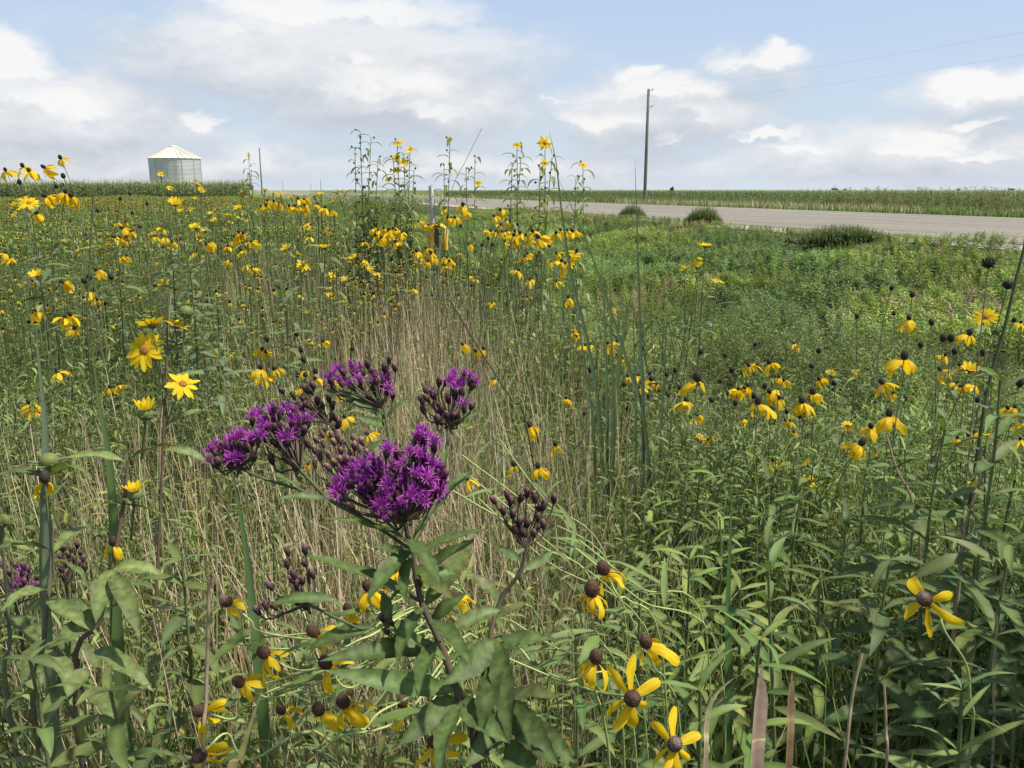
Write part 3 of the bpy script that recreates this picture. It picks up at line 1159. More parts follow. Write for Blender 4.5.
# ------------------------------------------------------------------ marker post in the flowers
def marker_post():
    D = 6.6
    top = at(431, 186, D)
    b = at(439, 262, D)
    x, y = b.x, b.y
    z0 = zg(x, y)
    o = thing('marker_post', (x, y, z0), 'weathered grey stake with a yellow framed marker low among coneflowers', 'post')
    wood = plain_mat('old_grey_wood', (.58, .56, .53), .9, 0, .35, 30, .5, stretch=(3, 3, .4))
    g = G()
    tp = np.array(top) - np.array((x, y, z0))
    pts = [(0, 0, -.2), tuple(tp * .5), tuple(tp)]
    tube(g, pts, [.026, .024, .022], (1, 1, 1), 6)
    tube(g, [tuple(tp), tuple(tp + np.array((-.004, 0, .004)))], [.022, .002], (1, 1, 1), 6)
    link('stake', mesh_from('stake', g, wood), o)
    yel = plain_mat('yellow_paint', (.72, .42, .03), .5, 0, .12, 12)
    g = G()
    c = np.array(at(438, 238, D - .05)) - np.array((x, y, z0))
    hw, hh = .055, .095
    ring = [(-hw, -hh), (-hw, hh * .75), (-hw * .6, hh), (hw * .6, hh), (hw, hh * .75), (hw, -hh)]
    pts = [c + np.array((a, 0, b_)) for a, b_ in ring]
    tube(g, pts, .026, (1, 1, 1), 6)
    link('yellow_frame', mesh_from('marker_frame', g, yel), o)
    g = G()
    V = [c + np.array((-.012 + sx * .016, .004 + sy * .012, sz * hh * .8)) for sy in (-1, 1) for sz in (-1, 1) for sx in (-1, 1)]
    g.add(np.array(V), [(0, 1, 3, 2), (5, 4, 6, 7), (4, 0, 2, 6), (1, 5, 7, 3), (2, 3, 7, 6), (4, 5, 1, 0)], (1, 1, 1))
    link('panel', mesh_from('marker_panel', g, plain_mat('brown_panel', (.15, .09, .045), .8, 0, .3, 20), smooth=False), o)


marker_post()


# ------------------------------------------------------------------ coneflowers
YEL = np.array((.92, .68, .022))
YEL2 = np.array((.80, .45, .012))


def petals_mesh(seed, n, droop, length=.036, width=.0122, gap=0.0, hi=True, vary=.35):
    """drooping ray petals around the base of a cone that points along +Z"""
    r = random.Random(seed)
    g = G()
    for k in range(n):
        a = 2 * PI * k / n * (1 - gap) + r.uniform(-.25, .25) + .6 * seed
        e = -math.radians(droop) + r.uniform(-vary, vary)
        e0 = e * .35
        d = (math.cos(a) * math.cos(e0), math.sin(a) * math.cos(e0), math.sin(e0))
        base = (math.cos(a) * .0055, math.sin(a) * .0055, -.001)
        c = YEL * r.uniform(.85, 1.08)
        L = length * r.uniform(.68, 1.18)
        leaf(g, base, d, (0, 0, 1), L, width * r.uniform(.65, 1.2), c * np.array((.95, .85, .8)), 8 if hi else 3, (-e * r.uniform(.9, 1.6)) if e < 0 else r.uniform(-.3, .7), r.uniform(-.6, .25), prof_petal, tipcol=c, wide=5 if hi else 2, roll=r.uniform(-.7, .7), ribcol=c * .86, wave=.18, ph=r.uniform(0, 6), bow=r.uniform(-.09, .09))
    return mesh_from('ray_petals', g, M_PETAL)


def cone_mesh(col, top, hi=True, rx=.0085, rz=.0105):
    g = G()
    ellipsoid(g, (0, 0, rz * .75), rx, rz, (0, 0, 1), col, 16 if hi else 8, 12 if hi else 6, top, .05)
    if hi:                                        # knobbly florets in spirals
        V, Fq, C = g.get()
        r = np.random.default_rng(3)
        for k in range(150):
            z = 1 - 2 * (k + .5) / 150
            a = k * 2.39996
            rr = math.sqrt(1 - z * z)
            nv = np.array((rr * math.cos(a), rr * math.sin(a), z))
            p = np.array((nv[0] * rx, nv[1] * rx, nv[2] * rz + rz * .75))
            cc = (np.array(col) * (1 - max(0, z)) + np.array(top) * max(0, z)) * r.uniform(.7, 1.8)
            ellipsoid(g, p, .00062, .0011, nv, cc, 4, 3)
    return mesh_from('seed_cone', g, M_CONE)


PET = [petals_mesh(i, n, d, gap=gp) for i, (n, d, gp) in enumerate([(7, 70, 0), (5, 60, .25), (8, 80, 0), (4, 64, .42), (6, 50, .1), (8, 74, 0), (6, 84, .2), (4, 68, .4)])]
PET_LO = [petals_mesh(20 + i, n, d, gap=gp, hi=False, vary=.5, width=.0125) for i, (n, d, gp) in enumerate([(7, 75, 0), (8, 68, .1), (6, 84, .15), (8, 58, 0)])]
PET_FLAT = petals_mesh(43, 7, 30, length=.042, gap=.06, vary=.75)
PET_FEW = petals_mesh(57, 5, 24, length=.042, width=.013, gap=.12, vary=.7)
CONE_D = cone_mesh((.045, .032, .024), (.065, .050, .040), rz=.0115, rx=.0082)
CONE_B = cone_mesh((.070, .040, .024), (.105, .066, .045))
CONE_P = cone_mesh((.055, .034, .024), (.22, .16, .13))
CONE_LO = cone_mesh((.030, .023, .018), (.045, .036, .028), hi=False, rx=.0085, rz=.011)
STEM_COL = (.13, .165, .065)
STEM_PALE = (.33, .40, .15)
STEM_GREY = (.16, .15, .11)
flower_count = {'c': 0, 's': 0, 'h': 0}


def stem_leaves(g, pts, n, L, W, cols, r, t0=.25, t1=.9):
    pts = np.asarray(pts)
    az = r.uniform(0, 6)
    for i in range(n):
        t = t0 + (t1 - t0) * (i + r.random() * .6) / max(1, n)
        j = min(int(t * (len(pts) - 1)), len(pts) - 2)
        p = pts[j]
        az += 2.4 + r.uniform(-.4, .4)
        e = r.uniform(.1, .9)
        d = (math.cos(az) * math.cos(e), math.sin(az) * math.cos(e), math.sin(e))
        c = np.array(r.choice(cols)) * r.uniform(.8, 1.25)
        leaf(g, p, d, (0, 0, 1), L * r.uniform(.6, 1.2), W * r.uniform(.7, 1.2), c, 5, r.uniform(.3, 1.3), r.uniform(.1, .45), roll=r.uniform(-.4, .4))


def cam_dir(a):
    v = RGT * a[0] + UPV * a[1] - FWD * a[2]
    return v.normalized()


def coneflower(px, py, size, axis=None, D=None, label='', group=None, pet=None, cone=None, via=None, stemcol=None, real=.052, r=None, nleaf=3):
    r = r or random.Random(int(px * 131 + py * 17))
    tn = max((py - 190) / F, -.2)
    if D is None:
        D = real * F / size
        zmin = .93 if px < 600 else .84
        if tn > 0:
            D = min(D, (1.55 - zmin) / (tn / math.cos(PITCH) ** 1))
        D = min(D, 14)
    sc = size * D / F / real
    P = at(px, py, D)
    A = cam_dir(axis) if axis is not None else Vector((r.gauss(-.18, .42), r.gauss(-.15, .35), 1)).normalized()
    if via is None:
        bx = P.x + r.gauss(0, .06) - A.x * .12
        by = P.y + r.gauss(0, .06) - A.y * .12
        base = Vector((bx, by, zg(bx, by)))
        h = P.z - base.z
        pts = bez(P, P - A * h * .22, base + Vector((r.gauss(0, .03), r.gauss(0, .03), h * .5)), base, 9)
    else:
        vp = [P, P - A * .03] + [at(*v) for v in via]
        last = vp[-1]
        dd = (last - vp[-2]).normalized()
        bx, by = last.x + dd.x * .28, last.y + dd.y * .28 + .06
        base = Vector((bx, by, zg(bx, by)))
        pts = spline([tuple(v) for v in vp] + [tuple(last + (base - last) * .35 + Vector((0, 0, .03))), tuple(base)], 5)
    hi = size >= 15
    o = thing('coneflower', base, label, 'flower', group)
    rs = max(.0011, .0006 * D * .75) * (.95 if via else 1)
    rel = [np.asarray(tuple(p)) - np.array(base) for p in pts]
    g = G()
    c0 = np.array(stemcol or STEM_COL) * r.uniform(.85, 1.2)
    tube(g, rel, list(np.linspace(rs, rs * 1.6, len(rel))), c0 * 1.1, 5 if hi else 3, c0 * .9)
    link('stem', mesh_from('coneflower_stem', g, M_STEM), o)
    if hi and nleaf:
        g = G()
        stem_leaves(g, rel, nleaf, .07, .012, GREENS, r)
        link('foliage', mesh_from('coneflower_leaves', g, M_LEAF), o)
    q = A.to_track_quat('Z', 'Y') @ Quaternion((0, 0, 1), r.uniform(0, 2 * PI) if pet is None or pet not in (PET_FEW, PET_FLAT) else 0)
    loc = P - base
    link('seed_cone', cone or (CONE_D if hi else CONE_LO), o, loc, q, sc * (1.1 if via is not None else .95) * r.uniform(.9, 1.08))
    link('ray_petals', pet or (r.choice(PET) if hi else r.choice(PET_LO)), o, loc, q, sc * (1.0 if via is not None else 1.2) * r.uniform(.95, 1.12))
    flower_count['c'] += 1
    return o


def spiky_mesh():
    g = G()
    r = random.Random(8)
    ellipsoid(g, (0, 0, .006), .006, .007, (0, 0, 1), (.03, .025, .02), 8, 6)
    for k in range(46):
        z = 1 - 1.8 * (k + .5) / 46
        a = k * 2.39996
        q = math.sqrt(max(0, 1 - z * z))
        d = np.array((q * math.cos(a), q * math.sin(a), z))
        leaf(g, np.array((0, 0, .006)) + d * .005, d + np.array((0, 0, .35)), (d[1], -d[0], .3), r.uniform(.004, .0075), .0026, np.array((.05, .04, .03)) * r.uniform(.5, 1.9), 2, r.uniform(-.5, .9), .2)
    return mesh_from('spiky_head', g, M_CONE)


SPIKY = spiky_mesh()


def seed_head(px, py, size, label, group, D=None, real=.019):
    r = random.Random(int(px * 131 + py * 17))
    tn = max((py - 190) / F, -.2)
    if D is None:
        D = real * F / size
        zmin = .9 if px < 600 else .80
        if tn > 0:
            D = min(D, (1.55 - zmin) / tn)
        D = min(D, 12)
    sc = size * D / F / .0185
    P = at(px, py, D)
    A = Vector((r.gauss(0, .2), r.gauss(-.1, .2), 1)).normalized()
    bx, by = P.x + r.gauss(0, .05), P.y + r.gauss(0, .05)
    base = Vector((bx, by, zg(bx, by)))
    h = P.z - base.z
    pts = bez(P, P - A * h * .25, base + Vector((0, 0, h * .5)), base, 8)
    o = thing('coneflower_seed_head', base, label, 'seed head', group)
    g = G()
    rel = [np.asarray(tuple(p)) - np.array(base) for p in pts]
    c0 = np.array(r.choice([STEM_COL, STEM_GREY])) * r.uniform(.8, 1.2)
    rs = max(.001, .0005 * D)
    tube(g, rel, list(np.linspace(rs, rs * 1.6, len(rel))), c0, 4)
    link('stem', mesh_from('seed_head_stem', g, M_STEM), o)
    link('seed_cone', SPIKY if group is None else CONE_D if size >= 7 else CONE_LO, o, P - base, A.to_track_quat('Z', 'Y'), sc)
    flower_count['h'] += 1
    return o


# ------------------------------------------------------------------ sunflowers (radial yellow heads)
def sun_petals(seed, n, L=.030, W=.0125, cup=0.0, hi=True):
    r = random.Random(seed)
    g = G()
    for k in range(n):
        a = 2 * PI * k / n + r.uniform(-.12, .12)
        e = cup + r.uniform(-.12, .15)
        d = (math.cos(a) * math.cos(e), math.sin(a) * math.cos(e), math.sin(e))
        c = YEL * r.uniform(.92, 1.1) * np.array((1, 1.05, 1))
        leaf(g, (math.cos(a) * .006, math.sin(a) * .006, 0), d, (0, 0, 1), L * r.uniform(.85, 1.12), W * r.uniform(.85, 1.15), c * np.array((.95, .85, .8)), 6 if hi else 2, r.uniform(-.1, .45), r.uniform(.0, .35),
             (lambda t: np.clip(np.sin(PI * np.clip(t * .86 + .12, 0, 1)) ** .8, .05, 1)), tipcol=c, wide=5 if hi else 2, roll=r.uniform(-.3, .3), ribcol=c * .85)
    return mesh_from('ray_petals', g, M_PETAL)


def sun_disc():
    g = G()
    ellipsoid(g, (0, 0, .001), .0085, .0035, (0, 0, 1), (.40, .22, .03), 14, 6, (.30, .14, .03))
    for k in range(90):
        rr = .0082 * math.sqrt((k + .5) / 90)
        a = k * 2.39996
        cc = (.55, .33, .03) if rr > .0045 else (.33, .17, .03)
        ellipsoid(g, (rr * math.cos(a), rr * math.sin(a), .0035 - 30 * rr * rr), .0005, .0014, (math.cos(a) * .3, math.sin(a) * .3, 1), cc, 4, 2)
    return mesh_from('flower_disc', g, M_CONE)


def sun_bracts():
    g = G()
    r = random.Random(5)
    for k in range(22):
        a = 2 * PI * k / 22 + r.uniform(-.1, .1)
        e = r.uniform(-.35, .25)
        leaf(g, (math.cos(a) * .004, math.sin(a) * .004, -.004), (math.cos(a) * math.cos(e), math.sin(a) * math.cos(e), math.sin(e)), (0, 0, 1), .013, .0035, np.array((.15, .19, .08)) * r.uniform(.8, 1.2), 3, -.4, .2)
    ellipsoid(g, (0, 0, -.004), .007, .0045, (0, 0, 1), (.13, .17, .07), 10, 6)
    return mesh_from('bracts', g, M_LEAF)


SP = [sun_petals(1, 13), sun_petals(2, 11, cup=.35), sun_petals(3, 12, cup=-.2), sun_petals(4, 10, cup=.75)]
SP_LO = [sun_petals(11, 10, W=.014, hi=False), sun_petals(12, 9, W=.014, cup=.5, hi=False)]
SD, SB = sun_disc(), sun_bracts()
SUN_REAL = .072


def sun_head(parent, base, P, A, sc, hi=True, variant=None, roll=0.0):
    q = A.to_track_quat('Z', 'Y') @ Quaternion((0, 0, 1), roll)
    r = random.Random(int(P.x * 9999))
    head = link('flower_head', SB, parent, P - base, q, sc)
    link('flower_disc', SD, head)
    link('ray_petals', variant or (SP[r.randrange(4)] if hi else SP_LO[r.randrange(2)]), head)
    return head


def sunflower(px, py, size, label, group, axis=None, D=None):
    r = random.Random(int(px * 77 + py * 13))
    tn = (py - 190) / F
    if D is None:
        D = SUN_REAL * F / size * .9
        zmin = .95 if px < 600 else .84
        if tn > 0:
            D = min(D, (1.55 - zmin) / tn)
        D = min(D, 11)
    sc = size * D / F / SUN_REAL
    P = at(px, py, D)
    A = cam_dir(axis) if axis is not None else cam_dir((r.gauss(0, .45), r.uniform(.35, .9), r.uniform(-.1, .8)))
    bx, by = P.x + r.gauss(0, .05) - A.x * .06, P.y + r.gauss(.03, .05)
    base = Vector((bx, by, zg(bx, by)))
    h = P.z - base.z
    pts = bez(P - A * .004, P - A * .07, base + Vector((0, 0, h * .6)), base, 10)
    o = thing('wild_sunflower', base, label, 'flower', group)
    rel = [np.asarray(tuple(p)) - np.array(base) for p in pts]
    rs = max(.0014, .0006 * D)
    g = G()
    c0 = np.array((.14, .165, .075)) * r.uniform(.8, 1.15)
    tube(g, rel, list(np.linspace(rs, rs * 1.7, len(rel))), c0, 5 if size > 14 else 3)
    link('stem', mesh_from('sunflower_stem', g, M_STEM), o)
    g = G()
    stem_leaves(g, rel, 7 if size > 8 else 4, .10, .022, GREY_GREENS, r, .06, .75)
    link('foliage', mesh_from('sunflower_leaves', g, M_LEAF), o)
    sun_head(o, base, P, A, sc, size > 8)
    flower_count['s'] += 1
    return o


# ---- labels for the many
def where(px, py):
    if py < 216 and px < 80:
        return 'rising above the corn at the near side of the field', 'tall by the corn'
    if py < 200 and px < 235:
        return 'standing out below the grain bin', 'below the bin'
    if py < 225 and 230 <= px < 350:
        return 'in the far bright strip below the horizon poles', 'below the far poles'
    if px < 150 and py < 262:
        return 'in the loose patch between the corn and the big sunflower', 'left far patch'
    if px < 225 and py < 262:
        return 'in the patch just under the grain bin', 'patch under the bin'
    if px < 240 and py < 345:
        return 'among leafy stems above the big open sunflower', 'above the big sunflower'
    if px < 215:
        return 'among weeds near the big open sunflower', 'near the big sunflower'
    if 215 <= px < 340 and py < 262:
        return 'in the middle of the field above the dry stalks', 'above the dry stalks'
    if 340 <= px < 412 and py < 262:
        return 'in the tight clump beside the marker post', 'clump by the post'
    if 412 <= px < 478 and py < 275:
        return 'crowding around the yellow marker', 'around the marker'
    if 478 <= px < 600 and py < 250:
        return 'in the long row between the marker and the tall blades', 'row by the tall blades'
    if 478 <= px < 605 and py < 310:
        return 'hanging below the long row beside the tall blades', 'below the row'
    if px < 478 and py < 330:
        return 'low among the tan dry stalks', 'among dry stalks'
    if px < 420:
        return 'behind the purple ironweed heads', 'behind the ironweed'
    if px < 600 and py < 500:
        return 'over the leaning pale stems beside the ironweed', 'over leaning stems'
    if px < 675:
        return 'around the foot of the tall dark blades', 'foot of the blades'
    if px < 730 and py < 310:
        return 'alone over the green ditch', 'over the ditch'
    if px < 760:
        return 'in the loose band just right of the tall blades', 'band right of blades'
    if px < 830:
        return 'in the thick knot of coneflowers above the leafy plants', 'thick knot'
    if px < 920:
        return 'in the band before the ditch on the far right', 'band before the ditch'
    return 'in the tall patch by the right edge', 'tall patch at right edge'


def many():
    C = """6,171,12 30,172,14 45,168,14 61,159,12 46,197,14 65,193,14 37,214,14 97,271,13 64,283,13 92,292,13 165,238,11 154,237,8 105,243,6
117,223,6 125,223,7 115,238,8 121,238,9 125,240,8 128,230,9 131,232,9 127,257,9 9,258,9 11,203,7 12,213,6 191,255,7 150,233,6 162,228,9
268,201,8 274,202,8 261,207,8 266,206,8 295,207,9 305,200,8 305,206,9 301,207,8 318,205,8 324,212,6 330,212,8 334,212,6 301,227,6 307,223,7 310,225,7 324,229,7 310,237,8
239,233,9 243,234,9 235,237,9 239,239,8 247,242,6 252,242,8 259,243,7 228,247,9 212,245,9 192,256,7 242,251,8 238,254,6 230,262,8 246,265,8
373,229,8 378,231,8 384,229,8 390,230,8 396,231,8 402,233,8 376,236,8 383,237,8 390,238,8 386,242,8 380,240,7 412,225,6 419,222,7 425,225,7 364,242,7 367,247,6
445,209,8 463,206,12 464,214,11 452,219,8 448,221,6 417,252,10 431,254,9 434,259,8 426,249,8 447,258,9 450,262,9 445,267,8 459,253,7 420,259,7 410,261,6
469,245,8 468,237,6 471,276,7 492,275,6 492,303,7 530,280,9 528,297,6 518,271,10 515,261,7 524,257,9 528,254,8
501,211,10 506,221,8 500,225,7 495,232,8 502,233,8 507,232,8 505,242,8 511,244,9 515,232,9 520,234,10 525,236,9 533,232,13 540,239,13 530,241,9 548,240,8 556,234,10 561,231,9 573,232,12 576,252,12
557,254,9 561,262,10 566,264,9 563,270,9 557,282,9 551,262,8 568,298,11
585,333,9 574,333,7 608,344,11 623,359,8 616,355,7 566,399,9 628,377,9 638,376,9 643,384,12 686,402,15 698,416,11 749,366,14 770,364,16 779,378,9 738,390,12 745,389,13 779,399,14 813,394,18 794,344,7 820,380,12
883,384,17 945,356,10 941,371,15 960,366,11 961,387,9 970,385,13 1020,323,9 893,394,8 871,428,16 876,453,5 974,433,11 957,439,10 1014,408,12 1021,424,10 1020,440,11 764,464,9 781,462,10 794,433,9 742,420,9 786,421,9
37,312,14 64,318,14 74,329,13 58,372,14 35,409,13 110,388,11 266,353,10 302,371,10 300,388,9 316,379,11 335,380,9 324,342,9 345,418,13 326,432,14 368,435,13 338,395,9 308,465,9 463,345,11 476,352,11 493,380,10 257,376,12
834,519,9 711,438,7 97,300,10 640,388,8 656,385,8 590,345,8"""
    rx = random.Random(99)
    for q in C.split():
        px, py, s = map(float, q.split(','))
        w, gname = where(px, py)
        coneflower(px, py, s * .92, label='yellow coneflower ' + w, group='coneflowers ' + gname, real=.046)
        if 6 < s < 15 and rx.random() < .33 and flower_count['c'] < 262:
            qx, qy = px + rx.choice((-1, 1)) * rx.uniform(.4, .8) * s, py + rx.uniform(-.5, .6) * s
            w, gname = where(qx, qy)
            coneflower(qx, qy, s * rx.uniform(.85, 1.05), label='yellow coneflower ' + w, group='coneflowers ' + gname, real=.046)
    S = """22,198,12 22,208,9 82,249,14 37,276,17 175,204,16 183,203,12 190,209,7 181,212,9 195,198,6 88,200,6 139,295,8 170,188,7 199,184,8 201,191,9 195,180,6 242,193,8 265,191,8 273,193,6 280,193,7 290,196,8
314,196,7 321,194,7 337,193,9 342,191,7 332,202,7 343,201,6 225,205,7 217,209,8 211,214,7 213,219,7 230,214,10 238,208,9 239,219,7 244,213,6 249,222,8 231,222,6
195,226,11 198,230,12 205,231,10 199,238,10 286,248,11 298,255,9 352,256,10 324,265,8 332,275,8 338,272,7 365,264,9 369,270,8 377,274,10 355,284,8 344,279,7 330,289,7 330,296,8 346,301,7 301,297,7 245,305,8
378,275,8 370,268,8 364,263,8 383,282,8 400,275,7 415,292,8 158,265,7 161,174,7 700,260,7 682,268,8 613,311,7 831,375,13 853,374,14 848,426,14 970,370,20 808,465,14 810,481,15 987,436,10 971,483,7 887,451,8 840,477,7 700,436,8"""
    for q in S.split():
        px, py, s = map(float, q.split(','))
        w, gname = where(px, py)
        sunflower(px, py, s * 1.15, 'small open yellow sunflower ' + w, 'sunflowers ' + gname)
    H = """20,184,7 64,178,7 57,188,6 62,187,6 85,283,8 90,279,8 112,279,8 642,350,8 700,354,8 590,372,8 632,380,7 624,386,7 659,393,7 668,396,8 632,403,7 628,411,8 712,402,8 727,395,8 731,372,8 680,390,8 650,375,7
651,381,8 666,376,7 743,375,7 756,367,7 818,353,8 771,411,8 787,413,8 753,398,8 584,415,6 725,357,6 755,346,6 912,297,8 891,290,7 857,318,7 894,315,6 932,325,9 943,341,10 951,341,10 954,354,9 920,347,8 1013,322,7 992,373,9
1019,386,11 834,385,8 984,355,9 794,470,8 758,463,9 268,341,8 296,336,7 301,352,8 304,362,8 352,350,6 316,373,8 297,377,8 305,377,8 323,387,8 500,219,5 518,226,5 461,227,5 488,240,5 492,246,5 482,246,5 549,247,6 509,238,5
130,195,5 120,200,5 147,205,5 98,212,5 133,214,5 70,222,5 52,232,5 140,228,5 85,236,5 596,388,7 610,396,7 603,418,6 590,425,6 648,398,7 675,372,7 735,405,8 764,388,8 800,418,7 812,368,7 720,383,7 905,400,7 985,395,8 1003,352,8 977,402,8"""
    for q in H.split():
        px, py, s = map(float, q.split(','))
        w, gname = where(px, py)
        seed_head(px, py, s * .72, 'bare dark coneflower seed head ' + w, 'seed heads ' + gname)
    # spiky spent heads on the right
    seed_head(988, 268, 13, 'large dark spiky seed head highest on its pale stalk by the right edge', None)
    seed_head(1007, 289, 11, 'ragged dark seed head beside and below the highest spiky one', None)
    # named singles
    L = [
        (697, 381, 26, (0, .95, .2), 'coneflower with two wide drooping petal groups right of the tall blades'),
        (758, 404, 23, (0, .95, .2), 'coneflower with dark cone and three hanging petals in the thick knot'),
        (802, 403, 22, (-.1, .95, .2), 'coneflower with spread petals at the right end of the thick knot'),
        (904, 359, 27, (.1, .98, .1), 'large coneflower with spread drooping petals below a smaller one near the ditch'),
        (909, 320, 17, (0, 1, .0), 'coneflower with short bell of petals highest before the ditch'),
        (889, 416, 25, (0, .97, .15), 'full skirted coneflower with dark cone above the long grey stalk'),
        (860, 445, 26, (.55, .8, .2), 'coneflower leaning right with three petals swept left'),
        (969, 335, 18, (.3, .9, .1), 'coneflower with one broad petal sheet near the right edge sunflower'),
        (530, 427, 17, (-.3, .9, .1), 'coneflower with long hanging petals above the leaning pale stems'),
        (556, 446, 18, (-.2, .9, .2), 'coneflower with three splayed petals right of the ironweed'),
        (514, 466, 18, (-.1, .95, .1), 'coneflower with a bunched yellow skirt beside the leaning stems'),
        (538, 468, 18, (-.1, .9, .3), 'coneflower with a pale cone between two neighbours over leaning stems'),
        (468, 480, 14, (-.4, .8, .2), 'coneflower just right of the large purple flower cluster'),
        (260, 369, 18, (.3, .9, .2), 'coneflower with full drooping petals behind the ironweed at its upper left'),
        (275, 370, 15, (-.4, .9, .1), 'coneflower with petals swept right behind the ironweed at its upper left'),
        (113, 545, 25, (.1, .95, .2), 'coneflower with three hanging petals among big grey-green leaves'),
        (45, 482, 30, (0, 1, .1), 'two-petalled coneflower hanging below the green sunflower bud'),
    ]
    for px, py, s, ax, lb in L:
        coneflower(px, py, s * .95, ax, label=lb, D={45: .95, 113: 1.0}.get(px), pet=PET[7] if px in (45, 113) else None)
    sunflower(986, 317, 26, 'bright open sunflower leaning left by the right edge', None, (-.35, .45, .7))
    sunflower(705, 246, 17, 'small upright sunflower highest of the sprig over the ditch', None, (0, .95, .25), D=3.2)
    sunflower(696, 266, 19, 'open sunflower in the middle of the sprig over the ditch', None, (-.3, .8, .4), D=3.2)
    sunflower(718, 281, 16, 'cupped sunflower lowest of the sprig over the ditch', None, (.2, .9, .3), D=3.2)
    sunflower(29, 203, 20, 'largest open sunflower in the patch below the skyline coneflowers', None, (.2, .5, .7))
    sunflower(304, 265, 16, 'open sunflower tilted right above the dry stalks', None, (.5, .5, .6))
    sunflower(325, 248, 16, 'wide cupped sunflower with dark heads around it above the dry stalks', None, (0, .95, .2))
    sunflower(196, 228, 17, 'largest sunflower of the patch under the grain bin', None, (-.2, .8, .4))
    sunflower(164, 283, 14, 'fading sunflower with brown middle above the big open sunflower', None, (0, .6, .6))

    # fore: heads on stems that the wind has laid over
    K = [
        (230, 604, 34, (-.5, .5, .2), .92, PET[7], CONE_P, [(262, 632, .93), (330, 640, .96), (430, 632, 1.02)], 'coneflower with pale cone and few petals at the tip of a leaning stem'),
        (318, 634, 34, (-.8, .45, .1), .88, PET[1], CONE_B, [(370, 636, .9), (440, 622, 1.0)], 'coneflower with brown cone facing left behind the ironweed leaves'),
        (268, 655, 36, (-.6, .5, .3), .9, PET[4], CONE_B, [(320, 668, .9), (400, 640, .95), (460, 625, 1.0)], 'coneflower with wide open petals on the uppermost of the laid stems'),
        (329, 667, 38, (-.55, .75, .2), .84, PET[1], CONE_B, [(380, 672, .86), (440, 640, .95)], 'coneflower with round brown cone left of the lowest ironweed leaf'),
        (346, 706, 40, (-.45, .8, .2), .8, PET[0], CONE_B, [(380, 712, .82), (420, 690, .88), (480, 640, 1.0)], 'coneflower with full petals under the lowest ironweed leaf'),
        (320, 714, 36, (-.25, .95, .1), .82, PET[3], CONE_B, [(345, 735, .82), (400, 720, .86), (470, 660, 1.0)], 'coneflower hanging straight down beside a fuller one below the ironweed'),
        (243, 684, 32, (-.7, .5, .2), .9, PET[4], CONE_B, [(300, 690, .92), (380, 660, .95), (440, 640, 1.0)], 'coneflower half hidden behind dry stalks left of the laid stems'),
        (205, 712, 34, (-.85, .3, .2), .86, PET[3], CONE_B, [(250, 700, .9), (340, 665, .95), (430, 640, 1.0)], 'coneflower turned sideways near the tall dry stalk'),
        (283, 712, 30, (-.3, .7, .5), .92, PET[1], CONE_B, [(320, 700, .93), (400, 670, .96), (450, 645, 1.0)], 'small coneflower between the dry stalks and the hanging pair'),
        (204, 752, 38, (-.4, -.2, .8), .78, PET_FLAT, CONE_B, [(250, 760, .82), (330, 740, .9)], 'coneflower cut by the bottom edge beside the dry stalks'),
        (436, 742, 38, (-.35, .45, .8), .74, PET_FLAT, CONE_B, [(460, 720, .82), (500, 690, .95)], 'coneflower turned to the viewer at the foot of the ironweed'),
        (404, 706, 30, (-.3, .9, .2), .9, PET[3], CONE_B, [(440, 690, .95), (480, 650, 1.0)], 'coneflower mostly hidden by an ironweed leaf'),
        (369, 590, 34, (-.2, .95, .2), .95, PET[0], CONE_B, [(400, 600, 1.0), (450, 590, 1.1)], 'coneflower behind the ironweed stem, petals showing between leaves'),
        (394, 572, 28, (-.1, .95, .2), 1.0, PET[2], CONE_B, [(430, 590, 1.05), (470, 600, 1.1)], 'coneflower right behind the top of the ironweed stem'),
        (349, 612, 28, (-.3, .9, .2), .95, PET[6], CONE_B, [(390, 620, 1.0), (450, 610, 1.1)], 'coneflower peeping between the ironweed leaves left of the stem'),
        (456, 600, 34, (-.5, .8, .2), .95, PET[1], CONE_B, [(490, 612, 1.0), (540, 620, 1.1)], 'coneflower showing right of the ironweed stem'),
        (606, 573, 38, (-.45, .85, .1), .88, PET[1], CONE_B, [(628, 600, .92), (660, 640, 1.0)], 'rear coneflower of the close pair with dark cones on the right'),
        (592, 595, 40, (-.05, .97, .2), .84, PET[0], CONE_B, [(600, 640, .88), (620, 690, .95)], 'front coneflower of the close pair with dark cones'),
        (647, 646, 40, (-.3, .85, .35), .82, PET[4], CONE_B, [(665, 680, .86), (680, 730, .9)], 'coneflower with narrow parted petals above the star shaped one'),
        (596, 662, 40, (0, .97, .2), .80, PET[3], CONE_B, [(604, 720, .82), (610, 790, .86)], 'coneflower with two broad hanging petals left of the star shaped one'),
        (631, 698, 46, (.05, .3, .95), .74, PET_FLAT, CONE_B, [(590, 690, .82), (540, 670, .92), (500, 652, 1.0)], 'star shaped coneflower facing the viewer with long spread petals'),
        (674, 746, 42, (.0, .6, .75), .74, PET_FLAT, CONE_P, [(680, 780, .8), (690, 830, .9)], 'coneflower with greyish cone top cut by the bottom edge'),
        (927, 601, 44, (-.6, .45, .5), .80, PET_FEW, CONE_P, [(945, 632, .81), (966, 664, .83), (970, 700, .84), (971, 745, .86)], 'lone coneflower with pale tan cone over the dark undergrowth'),
    ]
    for px, py, s, ax, D, pt, cn, via, lb in K:
        coneflower(px, py, s * .95, ax, D, lb, None, pt, cn, via, STEM_PALE, real=.052, nleaf=2)


many()


